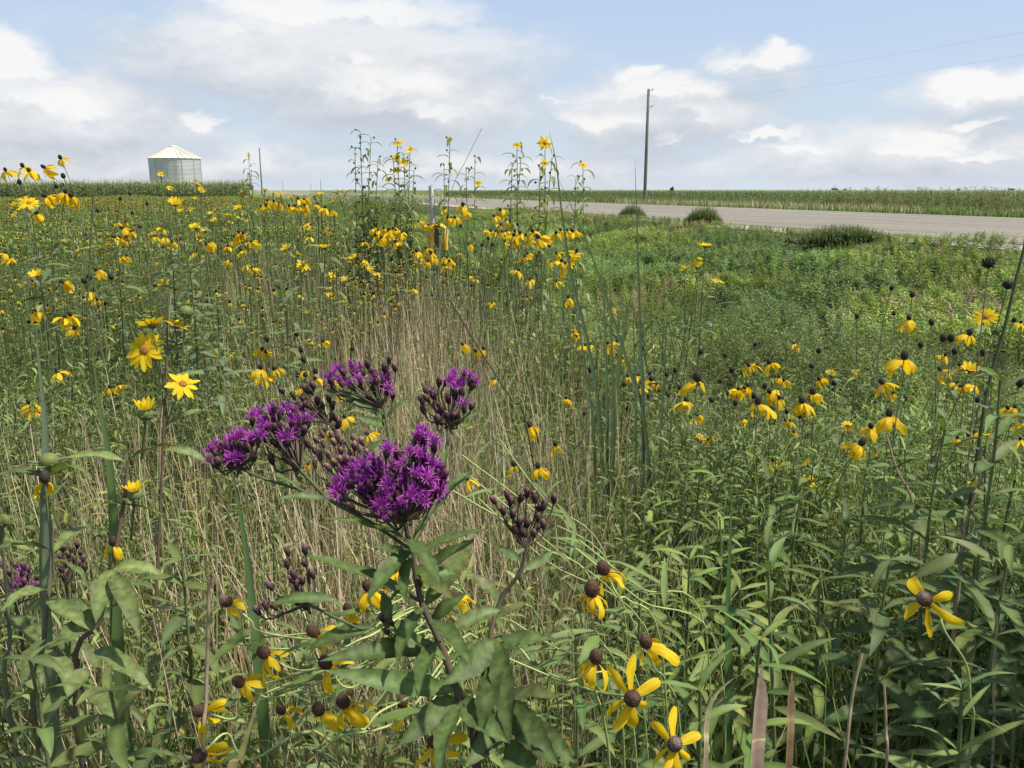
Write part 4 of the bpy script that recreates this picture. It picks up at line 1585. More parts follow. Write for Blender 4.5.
def far_flowers():
    """yellow dots of the field's far end, beyond what anyone would count"""
    g = G()
    rr = np.random.default_rng(77)
    def scat(n, d0, d1, pxr, zlo, zhi, size, npet=4):
        P = wedge(n, d0, d1, smax=S_EDGE, pxr=pxr, r=rr, dexp=2)
        for p in P:
            z = p[2] + rr.uniform(zlo, zhi)
            s = size * rr.uniform(.7, 1.2)
            c = YEL * rr.uniform(.75, 1.1)
            a0 = rr.uniform(0, 6)
            for k in range(npet):
                a = a0 + k * 2 * PI / npet
                e = rr.uniform(-1.2, -.1)
                leaf(g, (p[0], p[1], z), (math.cos(a) * math.cos(e), math.sin(a) * math.cos(e), math.sin(e)), (0, 0, 1), s * .55, s * .32, c, 1, 0, 0, prof_blade, wide=2)
            if rr.random() < .7:
                ellipsoid(g, (p[0], p[1], z + s * .12), s * .17, s * .2, (0, 0, 1), (.025, .018, .012), 5, 4)
            tube(g, [(p[0], p[1], z), (p[0] + rr.normal(0, .03), p[1], p[2] + .4)], .0015 + p[1] * .00012, (.13, .16, .07), 3)
    scat(950, 7, 16, (-40, 340), .95, 1.2, .046)
    scat(340, 3.2, 7, (-40, 400), .9, 1.12, .034, 7)
    scat(420, 5, 14, (330, 600), .85, 1.12, .044)
    scat(1500, 16, 55, (-40, 400), 1.05, 1.36, .07)
    tag(link('flowers', mesh_from('far_flowers', g, M_PETAL)), 'distant yellow flower specks scattered over the far field', kind='stuff')


far_flowers()


# ------------------------------------------------------------------ tall sunflowers against the sky
def tall_sunflowers():
    specs = [
        # px of foot, px top, y top, D, stems, heads
        (362, [(360, 131), (371, 138), (355, 150), (378, 160)], 6.4, [], 'tall leafy sunflower plant still without flowers, rising against the sky'),
        (400, [(397, 143), (410, 150), (393, 158), (414, 172), (404, 160)], 6.2, [(398, 143, 9), (410, 150, 8), (397, 158, 8), (403, 163, 9), (397, 170, 8), (389, 179, 7)], 'tall sunflower plant with six yellow heads against the sky'),
        (448, [(450, 140), (444, 165)], 6.6, [(450, 140, 6)], 'slender sunflower plant with one small yellow head at its top'),
        (472, [(475, 158), (466, 170)], 6.6, [(478, 183, 8)], 'short sunflower plant with green bud on top and one low yellow head'),
        (516, [(517, 145), (512, 165), (521, 158)], 6.0, [(517, 145, 8)], 'sunflower plant with curled leaves and one yellow head next to the tallest flower'),
        (545, [(545, 143), (540, 168), (552, 158)], 5.6, [(545, 143, 13), (545, 163, 8)], 'sunflower plant bearing the widest yellow head against the sky'),
        (582, [(583, 165), (576, 178)], 6.0, [(583, 165, 8)], 'small sunflower plant closest to the tall dark blade'),
        (249, [(249, 156), (251, 172)], 9.0, [(249, 156, 4)], 'lone budding sunflower plant near the slim distant pole'),
    ]
    bud_me = None
    for fx, tops, D, heads, lb in specs:
        r = random.Random(fx)
        b = at(fx, 250, D)
        base = Vector((b.x, D, zg(b.x, D)))
        o = thing('tall_sunflower', base, lb, 'sunflower', 'tall sunflowers against the sky')
        gs, gl, gb, buds = G(), G(), G(), []
        extra = [(fx + r.uniform(-16, 16), r.uniform(192, 226)) for _ in range({362: 4, 400: 4}.get(fx, 1))]
        for k, (tx, ty) in enumerate(tops + extra):
            T = at(tx, ty, D + r.uniform(-.15, .15)) - base
            f = Vector((r.uniform(-.06, .06), r.uniform(-.06, .06), 0)) if k else Vector((0, 0, 0))
            pts = spline([tuple(f), tuple(f * .6 + T * .5 + Vector((r.uniform(-.02, .02), 0, 0))), tuple(T)], 9)
            tube(gs, pts, list(np.linspace(.0055, .0026, len(pts))), (.15, .185, .09), 5)
            az = r.uniform(0, 6)
            for i in range(27):
                t = .38 + .62 * i / 26
                j = min(int(t * (len(pts) - 1)), len(pts) - 2)
                fr = t * (len(pts) - 1) - j
                p = pts[j] * (1 - fr) + pts[j + 1] * fr
                az += 2.4 + r.uniform(-.3, .3)
                e = r.uniform(.35, .9)
                L = (.23 - .11 * t) * r.uniform(.75, 1.2)
                leaf(gl, p, (math.cos(az) * math.cos(e), math.sin(az) * math.cos(e), math.sin(e)), (0, 0, 1), L, L * .21, np.array(r.choice(GREY_GREENS)) * r.uniform(.9, 1.4), 5, r.uniform(1.4, 2.4), .3)
            for i in range(5):
                t = 1 - .05 * i
                j = int(t * (len(pts) - 1))
                p = pts[j] + np.array((r.uniform(-.03, .03), r.uniform(-.03, .03), r.uniform(0, .03)))
                buds.append(p)
                tube(gs, [pts[j], p], .0018, (.12, .15, .075), 3)
        link('stem', mesh_from('tall_stem', gs, M_STEM), o)
        link('foliage', mesh_from('tall_leaves', gl, M_LEAF), o)
        if bud_me is None:
            ellipsoid(gb, (0, 0, 0), .009, .009, (0, 0, 1), (.15, .19, .08), 6, 5)
            bud_me = mesh_from('tall_bud', gb, M_STEM)
        for p in buds:
            link('bud', bud_me, o, tuple(p))
        for hx, hy, hs in heads:
            P = at(hx, hy, D)
            A = cam_dir((r.uniform(-.4, .4), r.uniform(.0, .6), .8))
            sun_head(o, base, P, A, hs * 1.25 * D / F / SUN_REAL, True, SP[r.randrange(3)])


tall_sunflowers()


# ------------------------------------------------------------------ big sunflower plants at left
def hero_sunflowers():
    def plant(label, stem_px, Ds, leaves, heads, buds=(), stemcol=(.13, .11, .07), rs=.0020):
        pts = [at(p[0], p[1], d) for p, d in zip(stem_px, Ds)]
        last = pts[-1]
        base = Vector((last.x, last.y + .05, zg(last.x, last.y)))
        o = thing('sunflower_plant', base, label, 'sunflower')
        g = G()
        rel = spline([tuple(p - base) for p in pts] + [(0, 0, 0)], 6)
        tube(g, rel, list(np.linspace(rs * .8, rs * 1.6, len(rel))), stemcol, 6)
        for (hx, hy, hs, A, var, frm) in heads:
            P = at(hx, hy, Ds[0])
            Av = cam_dir(A)
            q = at(frm[0], frm[1], Ds[0] + .01)
            tube(g, bez(P - Av * .006 - base, P - Av * .05 - base, q - base + Vector((0, 0, .03)), q - base, 8), .0016, (.14, .17, .075), 5)
        for (bx, by, bs, kind) in buds:
            P = at(bx, by, Ds[0]) - base
            q = at(bx - 4, by + 45, Ds[0] + .02) - base
            tube(g, [tuple(P), tuple((P + q) / 2), tuple(q)], .0017, (.14, .17, .075), 5)
        link('stem', mesh_from('sunflower_plant_stem', g, M_STEM), o)
        g = G()
        rr = random.Random(int(stem_px[0][0]))
        for (x0, y0, x1, y1, D, dd, w) in leaves:
            a = np.array(at(x0, y0, D))
            b = np.array(at(x1, y1, D + dd))
            L = np.linalg.norm(b - a) * 1.06
            d = b - a
            c = np.array((.115, .150, .050)) * rr.uniform(.7, 1.25)
            leaf(g, a - np.array(base), d + np.array((0, 0, .45 * L)), (0, 0, 1), L, .72 * w / F * D, c, 12, 1.05, .3, tipcol=c * 1.1, ribcol=c * 1.6, vein=.06, roll=rr.uniform(-.6, .6), wave=.2, ph=rr.uniform(0, 6), bow=rr.uniform(-.06, .06))
        link('foliage', mesh_from('sunflower_plant_leaves', g, M_HERO_LEAF), o)
        for (hx, hy, hs, A, var, frm) in heads:
            P = at(hx, hy, Ds[0])
            sun_head(o, base, P, cam_dir(A), hs * Ds[0] / F / SUN_REAL, True, SP[var], 1.0)
        for (bx, by, bs, kind) in buds:
            P = at(bx, by, Ds[0]) - base
            s = bs * Ds[0] / F
            g = G()
            r = random.Random(int(bx))
            ellipsoid(g, (0, 0, 0), s * .42, s * .38, (0, 0, 1), (.17, .21, .08), 10, 8, (.26, .27, .08))
            for k in range(26):
                a = r.uniform(0, 6.28)
                leaf(g, (math.cos(a) * s * .3, math.sin(a) * s * .3, -s * .25 + r.uniform(0, .15) * s), (math.cos(a) * .6, math.sin(a) * .6, .6), (math.cos(a), math.sin(a), -.3), s * r.uniform(.45, .7), s * .16, np.array((.17, .21, .09)) * r.uniform(.8, 1.25), 3, -1.0, .2)
            bud = link('bud', mesh_from('sunflower_bud', g, M_LEAF), o, P)
            if kind == 'open':
                g = G()
                for k in range(12):
                    a = 2 * PI * k / 12
                    leaf(g, (math.cos(a) * s * .22, math.sin(a) * s * .22, s * .2), (math.cos(a) * .35, math.sin(a) * .35, 1), (math.cos(a), math.sin(a), 0), s * r.uniform(.4, .75), s * .22, YEL * r.uniform(.9, 1.1), 3, r.uniform(-.9, .1), .2, prof_petal, ribcol=YEL * .85)
                link('ray_petals', mesh_from('bud_petals', g, M_PETAL), bud)

    plant('branched sunflower plant carrying the biggest wide open yellow flowers',
          [(168, 296), (166, 380), (162, 470), (156, 600), (150, 740)], [1.42, 1.42, 1.42, 1.43, 1.45],
          [(165, 430, 215, 405, 1.42, .05, 16), (166, 400, 140, 420, 1.42, -.05, 14), (163, 450, 205, 470, 1.42, 0, 15), (162, 480, 120, 500, 1.43, 0, 15), (160, 520, 210, 545, 1.43, .05, 16), (166, 350, 215, 352, 1.44, .05, 14), (158, 590, 110, 580, 1.43, 0, 16)],
          [(145, 350, 44, (-.1, .25, .95), 0, (164, 410)), (183, 384, 34, (.45, .55, .6), 2, (165, 440)), (152, 325, 32, (-.2, .9, -.1), 1, (165, 390)), (176, 326, 26, (.3, .85, .25), 1, (166, 380))],
          [(186, 312, 17, 'closed')], (.12, .085, .06))
    plant('sunflower plant with a fat green bud and long grey-green leaves at the left edge',
          [(49, 462), (47, 500), (52, 551), (44, 640), (40, 760)], [.98, .98, .98, .98, 1.0],
          [(48, 478, -22, 482, .98, .0, 22), (50, 476, 112, 470, .98, -.04, 22), (52, 551, -20, 548, .98, -.02, 22), (53, 553, 98, 522, .98, .06, 20), (51, 560, 96, 586, .98, 0, 18), (48, 590, 5, 610, .97, -.05, 20), (47, 600, 92, 636, .98, -.04, 22), (44, 640, 10, 690, .96, -.08, 24), (45, 650, 80, 700, .96, -.05, 24)],
          [], [(49, 461, 22, 'closed')], (.14, .13, .08), .0022)
    plant('sunflower plant with two opening yellow buds beside the dry stem at left',
          [(128, 460), (124, 500), (114, 560), (100, 620), (78, 730)], [1.0, 1.0, 1.0, 1.0, 1.02],
          [(126, 462, 62, 455, 1.0, -.04, 18), (127, 462, 186, 440, 1.0, .03, 20), (122, 505, 82, 508, 1.0, -.03, 18), (122, 505, 176, 528, 1.0, .03, 15), (112, 570, 98, 622, .99, -.05, 30), (113, 570, 160, 580, .99, 0, 24), (111, 575, 130, 640, .98, -.06, 26), (104, 610, 60, 655, .98, -.05, 28), (104, 612, 175, 600, 1.0, .05, 22), (95, 650, 150, 690, .97, -.04, 28), (90, 670, 48, 722, .96, -.05, 30), (88, 690, 140, 740, .95, -.06, 30)],
          [], [(146, 414, 19, 'open'), (135, 495, 18, 'open')], (.14, .10, .07), .0024)
    plant('sunflower stem with pale opening bud cut by the left edge',
          [(2, 521), (4, 560), (10, 640), (14, 740)], [1.05, 1.05, 1.05, 1.05],
          [(3, 540, -40, 560, 1.05, 0, 20), (4, 545, 40, 560, 1.05, .03, 18), (8, 610, -30, 640, 1.05, -.03, 24), (9, 615, 48, 650, 1.05, -.03, 22)],
          [], [(2, 521, 18, 'closed')], (.14, .15, .08), .002)


hero_sunflowers()


# ------------------------------------------------------------------ ironweed
PUR = np.array((.29, .028, .325))
PUR2 = np.array((.50, .10, .46))
INV = np.array((.050, .028, .032))
INV2 = np.array((.14, .085, .085))
IW_STEM = (.095, .075, .050)
IW_LEAF = (.066, .100, .030)


def floret(g, p, ax, s, r):
    """one tufted purple head"""
    ax = nrm(ax)
    n = 38
    for k in range(n):
        a = r.uniform(0, 6.28)
        ref = np.array([1.0, 0, 0]) if abs(ax[0]) < .8 else np.array([0, 1.0, 0])
        u = nrm(np.cross(ax, ref))
        v = np.cross(ax, u)
        o = u * math.cos(a) + v * math.sin(a)
        sp = r.uniform(.25, 1.25)
        d = ax + o * sp
        c = (PUR * (1 - .5 * r.random()) + PUR2 * r.random() * .6)
        leaf(g, p + o * s * .12, d, ax if sp > .5 else o, s * r.uniform(.45, 1.08), s * .095, c * .52, 4, r.uniform(-.5, 1.9), .3, lambda t: np.clip(.5 + t * .9 - 1.1 * t ** 4, .15, 1), tipcol=c * 1.3, wide=2, bow=r.uniform(-.15, .15))


def involucre(g, p, ax, s, r, spent=False):
    ax = nrm(ax)
    c = INV * r.uniform(.7, 1.3) if not spent else INV2 * r.uniform(.7, 1.25)
    tip = np.array((.17, .09, .085)) * r.uniform(.6, 1.3) if not spent else np.array((.26, .17, .11)) * r.uniform(.7, 1.2)
    ellipsoid(g, p - ax * s * .45, s * .31, s * .62, ax, c, 7, 6, tip, -.12)
    for k in range(9):
        a = k * 2.4 + r.random()
        ref = np.array([1.0, 0, 0]) if abs(ax[0]) < .8 else np.array([0, 1.0, 0])
        u = nrm(np.cross(ax, ref))
        v = np.cross(ax, u)
        o = u * math.cos(a) + v * math.sin(a)
        leaf(g, p + o * s * .30 - ax * s * r.uniform(.0, .8), ax + o * .45, o, s * .34, s * .2, c * r.uniform(.7, 2.0), 2, -.4, .2, wide=2)


def cluster(parent, base, root, spots, D, r, s=.0105, purple=.8, spent=False, name='flower_cluster', face=(0, .75, .45)):
    """a flat-topped head: short stalks from root out to every spot (px, py, depth offset, purple?)"""
    gf, gb, gs = G(), G(), G()
    R = np.array(root) - np.array(base)
    for (px, py, dz, pur) in spots:
        P = np.array(at(px, py, D + dz)) - np.array(base)
        out = nrm(P - R)
        ax = nrm(out * .6 + np.array(cam_dir(face)) * .7 + np.array((r.gauss(0, .25), r.gauss(0, .25), r.gauss(0, .2))))
        ss = s * r.uniform(.85, 1.15)
        mid = (P + R) / 2 + np.array((0, 0, -.004))
        tube(gs, bez(P - ax * ss, P - ax * ss * 2.5, mid, R, 6), .0009, np.array(IW_STEM) * r.uniform(.8, 1.6), 4)
        if pur:
            floret(gf, P, ax, ss * 1.05, r)
            involucre(gb, P, ax, ss * .9, r)
        else:
            involucre(gb, P, ax, ss, r, spent)
    has_f = gf.n > 0
    c = link(name, mesh_from('ironweed_head', gf if has_f else gb, M_PURPLE if has_f else M_STEM), parent)
    if has_f:
        link('bud', mesh_from('ironweed_buds', gb, M_STEM), c)
    link('stalk', mesh_from('ironweed_stalks', gs, M_STEM), c)


def blob_spots(r, cx, cy, rx, ry, n, purple, rim=0.0, dz=.03, mind=6.5):
    out = []
    tries = 0
    while len(out) < n and tries < 4000:
        tries += 1
        a, q = r.uniform(0, 6.28), math.sqrt(r.random())
        x, y = cx + rx * q * math.cos(a), cy + ry * q * math.sin(a)
        if any((x - o[0]) ** 2 + (y - o[1]) ** 2 < mind ** 2 for o in out):
            continue
        out.append((x, y, r.uniform(-dz, dz) + (y - cy) * -.0003, r.random() < purple * (1 - rim * q * q)))
    return out


def iron_leaves(g, base, specs, r, col=IW_LEAF):
    for (x0, y0, x1, y1, D, dd, w) in specs:
        a, b = np.array(at(x0, y0, D)), np.array(at(x1, y1, D + dd))
        L = np.linalg.norm(b - a) * 1.05
        c = np.array(col) * r.uniform(.85, 1.25)
        leaf(g, a - np.array(base), (b - a) + np.array((0, 0, .22 * L)), np.array(cam_dir((0, .8, .6))), L, .74 * w / F * D, c, 16, .6, r.uniform(.15, .45), tipcol=c * 1.1 if r.random() > .2 else (.20, .15, .06), ribcol=c * 1.8, vein=.09, roll=r.uniform(-.55, .55), serr=.06, wave=.16, ph=r.uniform(0, 6), bow=r.uniform(-.05, .05))


def ironweed():
    r = random.Random(11)
    D = .76
    px = [(404, 520, D), (412, 553, D), (421, 600, D - .005), (437, 636, D - .01), (447, 662, D - .012), (460, 700, D - .02), (476, 760, D - .02)]
    pts = [at(*p) for p in px]
    base = Vector((pts[-1].x + .03, pts[-1].y + .12, 0.0))
    o = thing('ironweed', base, 'purple ironweed in bloom with dark leaves, standing in front of the meadow', 'flower')
    g = G()
    sp = spline([tuple(p - base) for p in pts] + [tuple((pts[-1] - base) * .6), (0, 0, 0)], 8)
    tube(g, sp, list(np.linspace(.0022, .0046, len(sp))), IW_STEM, 8, (.10, .07, .055))
    link('stem', mesh_from('ironweed_stem', g, M_STEM), o)
    top = at(408, 535, D)

    def branch(pp, rad=.0017):
        g = G()
        tube(g, spline([tuple(at(*p) - base) for p in pp], 6), rad, (.085, .105, .05), 6)
        link('branch', mesh_from('ironweed_branch', g, M_STEM), o)
        return at(*pp[-1])
    # main bloom
    spots = blob_spots(r, 400, 482, 42, 34, 46, .84, .0, .035, 6.6) + blob_spots(r, 362, 484, 38, 22, 18, .7, .2, .03, 7) + blob_spots(r, 422, 445, 14, 14, 6, 1, 0, .02, 7)
    spots += [(442, 462, .0, False), (447, 470, .01, False), (437, 470, .0, True), (445, 480, .01, False), (425, 436, .0, True), (420, 433, .01, True)]
    rt = at(404, 522, D)
    cluster(o, base, rt, spots, D, r, .0112)
    # upper pair
    rt = branch([(410, 545, D), (396, 480, D + .05), (388, 430, D + .09), (384, 408, D + .10)])
    cluster(o, base, rt, blob_spots(r, 346, 376, 19, 13, 11, .9, 0, .02, 6.5) + blob_spots(r, 383, 384, 11, 9, 6, .9, 0, .015, 6) +
            [(367, 361, .0, False), (371, 368, 0, False), (384, 364, 0, False), (390, 356, 0, False), (394, 364, 0, False), (360, 385, 0, False), (366, 392, 0, False), (373, 399, 0, False), (352, 395, 0, False), (340, 390, 0, False), (393, 392, .0, False), (376, 376, 0, False)], D + .10, r, .0096)
    # right head
    rt = branch([(412, 545, D), (436, 500, D + .04), (446, 455, D + .07), (448, 425, D + .08)])
    cluster(o, base, rt, blob_spots(r, 461, 381, 15, 9, 8, 1, 0, .02, 6) + blob_spots(r, 446, 403, 28, 14, 13, .4, .3, .02, 7) +
            [(425, 387, 0, False), (432, 391, 0, False), (440, 377, 0, False), (420, 396, 0, False), (452, 412, 0, False), (436, 417, .01, False), (446, 422, .0, False), (458, 415, .0, False)], D + .08, r, .0096)
    # long left arm
    rt = branch([(408, 548, D), (370, 522, D - .0), (330, 500, D - .01), (300, 470, D - .01)])
    cluster(o, base, rt, blob_spots(r, 284, 425, 26, 18, 18, .5, .1, .025, 7) + blob_spots(r, 264, 420, 14, 12, 6, .95, 0, .02, 6) +
            [(275, 404, 0, False), (284, 402, 0, False), (292, 405, 0, False), (300, 414, 0, False), (280, 432, 0, False), (272, 440, 0, False), (306, 440, 0, False), (296, 450, 0, False), (283, 456, 0, False), (270, 455, 0, False), (302, 428, 0, False)], D, r, .0096)
    rt = branch([(345, 505, D - .005), (300, 490, D - .02), (262, 478, D - .03), (240, 468, D - .03)], .0013)
    cluster(o, base, rt, blob_spots(r, 228, 452, 19, 12, 13, .6, 0, .02, 6.5) + blob_spots(r, 248, 438, 13, 8, 6, .7, 0, .02, 6) +
            [(213, 447, 0, False), (221, 442, 0, False), (212, 462, 0, True), (231, 462, 0, False), (240, 455, 0, False), (256, 452, 0, False)], D - .03, r, .0100)
    # spent brown heads between
    rt = branch([(400, 535, D), (370, 505, D + .05), (350, 490, D + .07)], .0013)
    cluster(o, base, rt, blob_spots(r, 338, 448, 30, 20, 26, 0, 0, .03, 7), D + .06, r, .0095, spent=True, name='spent_cluster')
    rt = branch([(398, 530, D), (375, 490, D + .06), (350, 450, D + .11), (330, 425, D + .13)], .0012)
    cluster(o, base, rt, [(280, 388, 0, 0), (292, 392, 0, 0), (301, 396, 0, 0), (304, 385, 0, 0), (309, 388, 0, 0), (312, 382, 0, 0), (317, 397, .0, 0), (321, 402, 0, 0), (328, 395, 0, 0), (300, 403, 0, 0), (305, 402, 0, 0), (333, 402, 0, 0), (340, 420, 0, 0), (332, 414, 0, 0)], D + .13, r, .0100, name='bud_cluster')
    # low side shoot with dark closed heads
    rt = branch([(425, 606, D), (400, 590, D - .02), (370, 627, D - .04), (345, 622, D - .05), (310, 605, D - .05)], .0013)
    cluster(o, base, rt, [(267, 582, 0, 0), (286, 560, 0, 0), (293, 571, 0, 0), (303, 560, 0, 0), (311, 570, 0, 0), (289, 576, 0, 0), (297, 580, .0, 0), (303, 577, 0, 0), (255, 607, 0, 0), (264, 601, 0, 0), (270, 603, 0, 0), (293, 597, 0, 0), (301, 602, 0, 0), (286, 548, 0, 0), (305, 545, 0, 0)], D - .05, r, .0085, name='bud_cluster')
    cluster(o, base, at(400, 640, D - .03), [(384, 629, 0, 0), (391, 639, 0, 0), (398, 634, 0, 0), (404, 622, 0, 0), (416, 620, 0, 0), (410, 632, 0, 0), (389, 620, 0, 0), (381, 616, 0, 0)], D - .03, r, .0085, name='bud_cluster')
    g = G()
    iron_leaves(g, base, [
        (414, 560, 380, 545, D - .01, -.03, 20), (416, 566, 445, 600, D - .02, -.04, 22), (418, 575, 455, 575, D - .01, .0, 20), (424, 606, 395, 660, D - .02, -.05, 24), (432, 622, 462, 600, D, -.02, 20), (413, 556, 400, 600, D - .02, -.04, 20),
        (421, 604, 312, 546, D, -.05, 26), (440, 648, 330, 668, D - .01, -.06, 30), (455, 690, 336, 690, D - .02, -.07, 30), (456, 698, 412, 752, D - .02, -.05, 34),
        (425, 606, 478, 530, D, .03, 30), (418, 590, 455, 543, D, -.02, 26), (372, 627, 310, 658, D - .04, -.02, 20), (383, 592, 390, 632, D - .02, -.01, 18),
        (337, 600, 270, 612, D - .05, -.02, 16), (412, 545, 330, 510, D, -.03, 22), (412, 548, 466, 462, D + .02, .05, 20), (414, 556, 486, 526, D, .03, 20),
        (405, 538, 442, 580, D - .02, -.05, 26), (410, 550, 372, 600, D - .02, -.04, 24), (400, 520, 378, 470, D + .02, .03, 16), (345, 505, 318, 470, D, .03, 14),
        (386, 420, 322, 392, D + .1, -.02, 14), (386, 420, 412, 392, D + .1, .0, 12), (385, 425, 360, 420, D + .1, -.02, 14), (388, 440, 350, 470, D + .09, -.02, 15),
        (448, 430, 480, 410, D + .08, .02, 14), (446, 450, 436, 500, D + .07, -.03, 16), (430, 505, 470, 470, D + .04, .02, 16), (300, 485, 290, 440, D - .01, .02, 12),
        (447, 662, 505, 636, D - .01, .02, 24), (440, 640, 412, 690, D - .03, -.05, 30), (460, 700, 500, 742, D - .02, -.05, 34), (462, 704, 430, 770, D - .03, -.06, 30), (430, 620, 470, 660, D - .02, -.06, 26),
        (446, 660, 396, 628, D - .02, -.03, 20), (330, 500, 280, 502, D - .01, -.03, 12), (300, 490, 268, 468, D - .02, -.02, 10)], r)
    link('foliage', mesh_from('ironweed_leaves', g, M_HERO_LEAF), o)

    # its neighbour: stem with closed dark buds
    r = random.Random(12)
    D2 = .80
    px = [(527, 545, D2), (520, 572, D2), (500, 602, D2), (490, 650, D2 - .02), (505, 720, D2 - .04), (510, 790, D2 - .04)]
    pts = [at(*p) for p in px]
    base = Vector((pts[-1].x + .02, pts[-1].y + .12, 0))
    o = thing('ironweed', base, 'ironweed with closed dark buds and broad leaves right of the blooming one', 'flower')
    g = G()
    sp = spline([tuple(p - base) for p in pts] + [tuple((pts[-1] - base) * .6), (0, 0, 0)], 8)
    tube(g, sp, list(np.linspace(.0015, .0042, len(sp))), IW_STEM, 8)
    link('stem', mesh_from('ironweed_stem', g, M_STEM), o)
    cluster(o, base, at(525, 548, D2), [(491, 497, 0, 0), (506, 491, 0, 0), (511, 497, 0, 0), (523, 493, 0, 0), (527, 489, 0, 0), (534, 492, 0, 0), (545, 500, 0, 0), (554, 494, 0, 0), (513, 510, 0, 0), (520, 517, 0, 0), (528, 520, .0, 0),
            (503, 507, 0, 0), (538, 513, .0, 0), (543, 520, 0, 0), (522, 528, 0, 0), (534, 530, 0, 0), (514, 525, 0, 0), (540, 504, 0, 0)], D2, r, .0105, name='bud_cluster')
    g = G()
    iron_leaves(g, base, [
        (490, 650, 552, 640, D2 - .03, -.02, 26), (497, 640, 497, 740, D2 - .04, -.06, 32), (500, 660, 475, 730, D2 - .05, -.05, 36), (505, 700, 552, 690, D2 - .05, -.05, 34),
        (506, 705, 480, 770, D2 - .05, -.06, 36), (507, 700, 545, 770, D2 - .05, -.05, 40), (508, 720, 565, 768, D2 - .06, -.04, 36), (494, 620, 530, 600, D2, .02, 20), (500, 602, 470, 572, D2, .0, 20), (522, 570, 560, 556, D2, .03, 14),
        (500, 610, 450, 640, D2 - .02, -.03, 22), (492, 640, 455, 690, D2 - .04, -.05, 34), (508, 730, 470, 760, D2 - .06, -.04, 36), (520, 560, 496, 548, D2, .0, 14), (509, 740, 530, 800, D2 - .06, -.04, 40)], r, (.072, .105, .034))
    link('foliage', mesh_from('ironweed_leaves', g, M_HERO_LEAF), o)

    # two far-left plants gone dark
    for (cx, cy, D3, lb, pu) in ((66, 556, 1.25, 'ironweed with dark seedy heads half hidden behind the left leaves', 0), (16, 578, 1.2, 'ironweed with faded purple heads at the left edge', .18)):
        r = random.Random(int(cx))
        b = at(cx, cy + 60, D3)
        base = Vector((b.x, b.y + .06, 0))
        o = thing('ironweed', base, lb, 'flower')
        top = at(cx, cy + 28, D3)
        g = G()
        tube(g, bez(top - base, top - base - Vector((0, 0, .2)), (0, 0, .4), (0, 0, 0), 8), .0022, IW_STEM, 6)
        link('stem', mesh_from('ironweed_stem', g, M_STEM), o)
        cluster(o, base, top, blob_spots(r, cx, cy, 22, 16, 20, pu, 0, .03, 6), D3, r, .0105)
        g = G()
        iron_leaves(g, base, [(cx, cy + 40, cx - 45, cy + 60, D3, 0, 20), (cx, cy + 44, cx + 45, cy + 66, D3, 0, 20), (cx, cy + 80, cx - 40, cy + 110, D3, 0, 22), (cx, cy + 84, cx + 40, cy + 115, D3, 0, 22)], r)
        link('foliage', mesh_from('ironweed_leaves', g, M_HERO_LEAF), o)


ironweed()


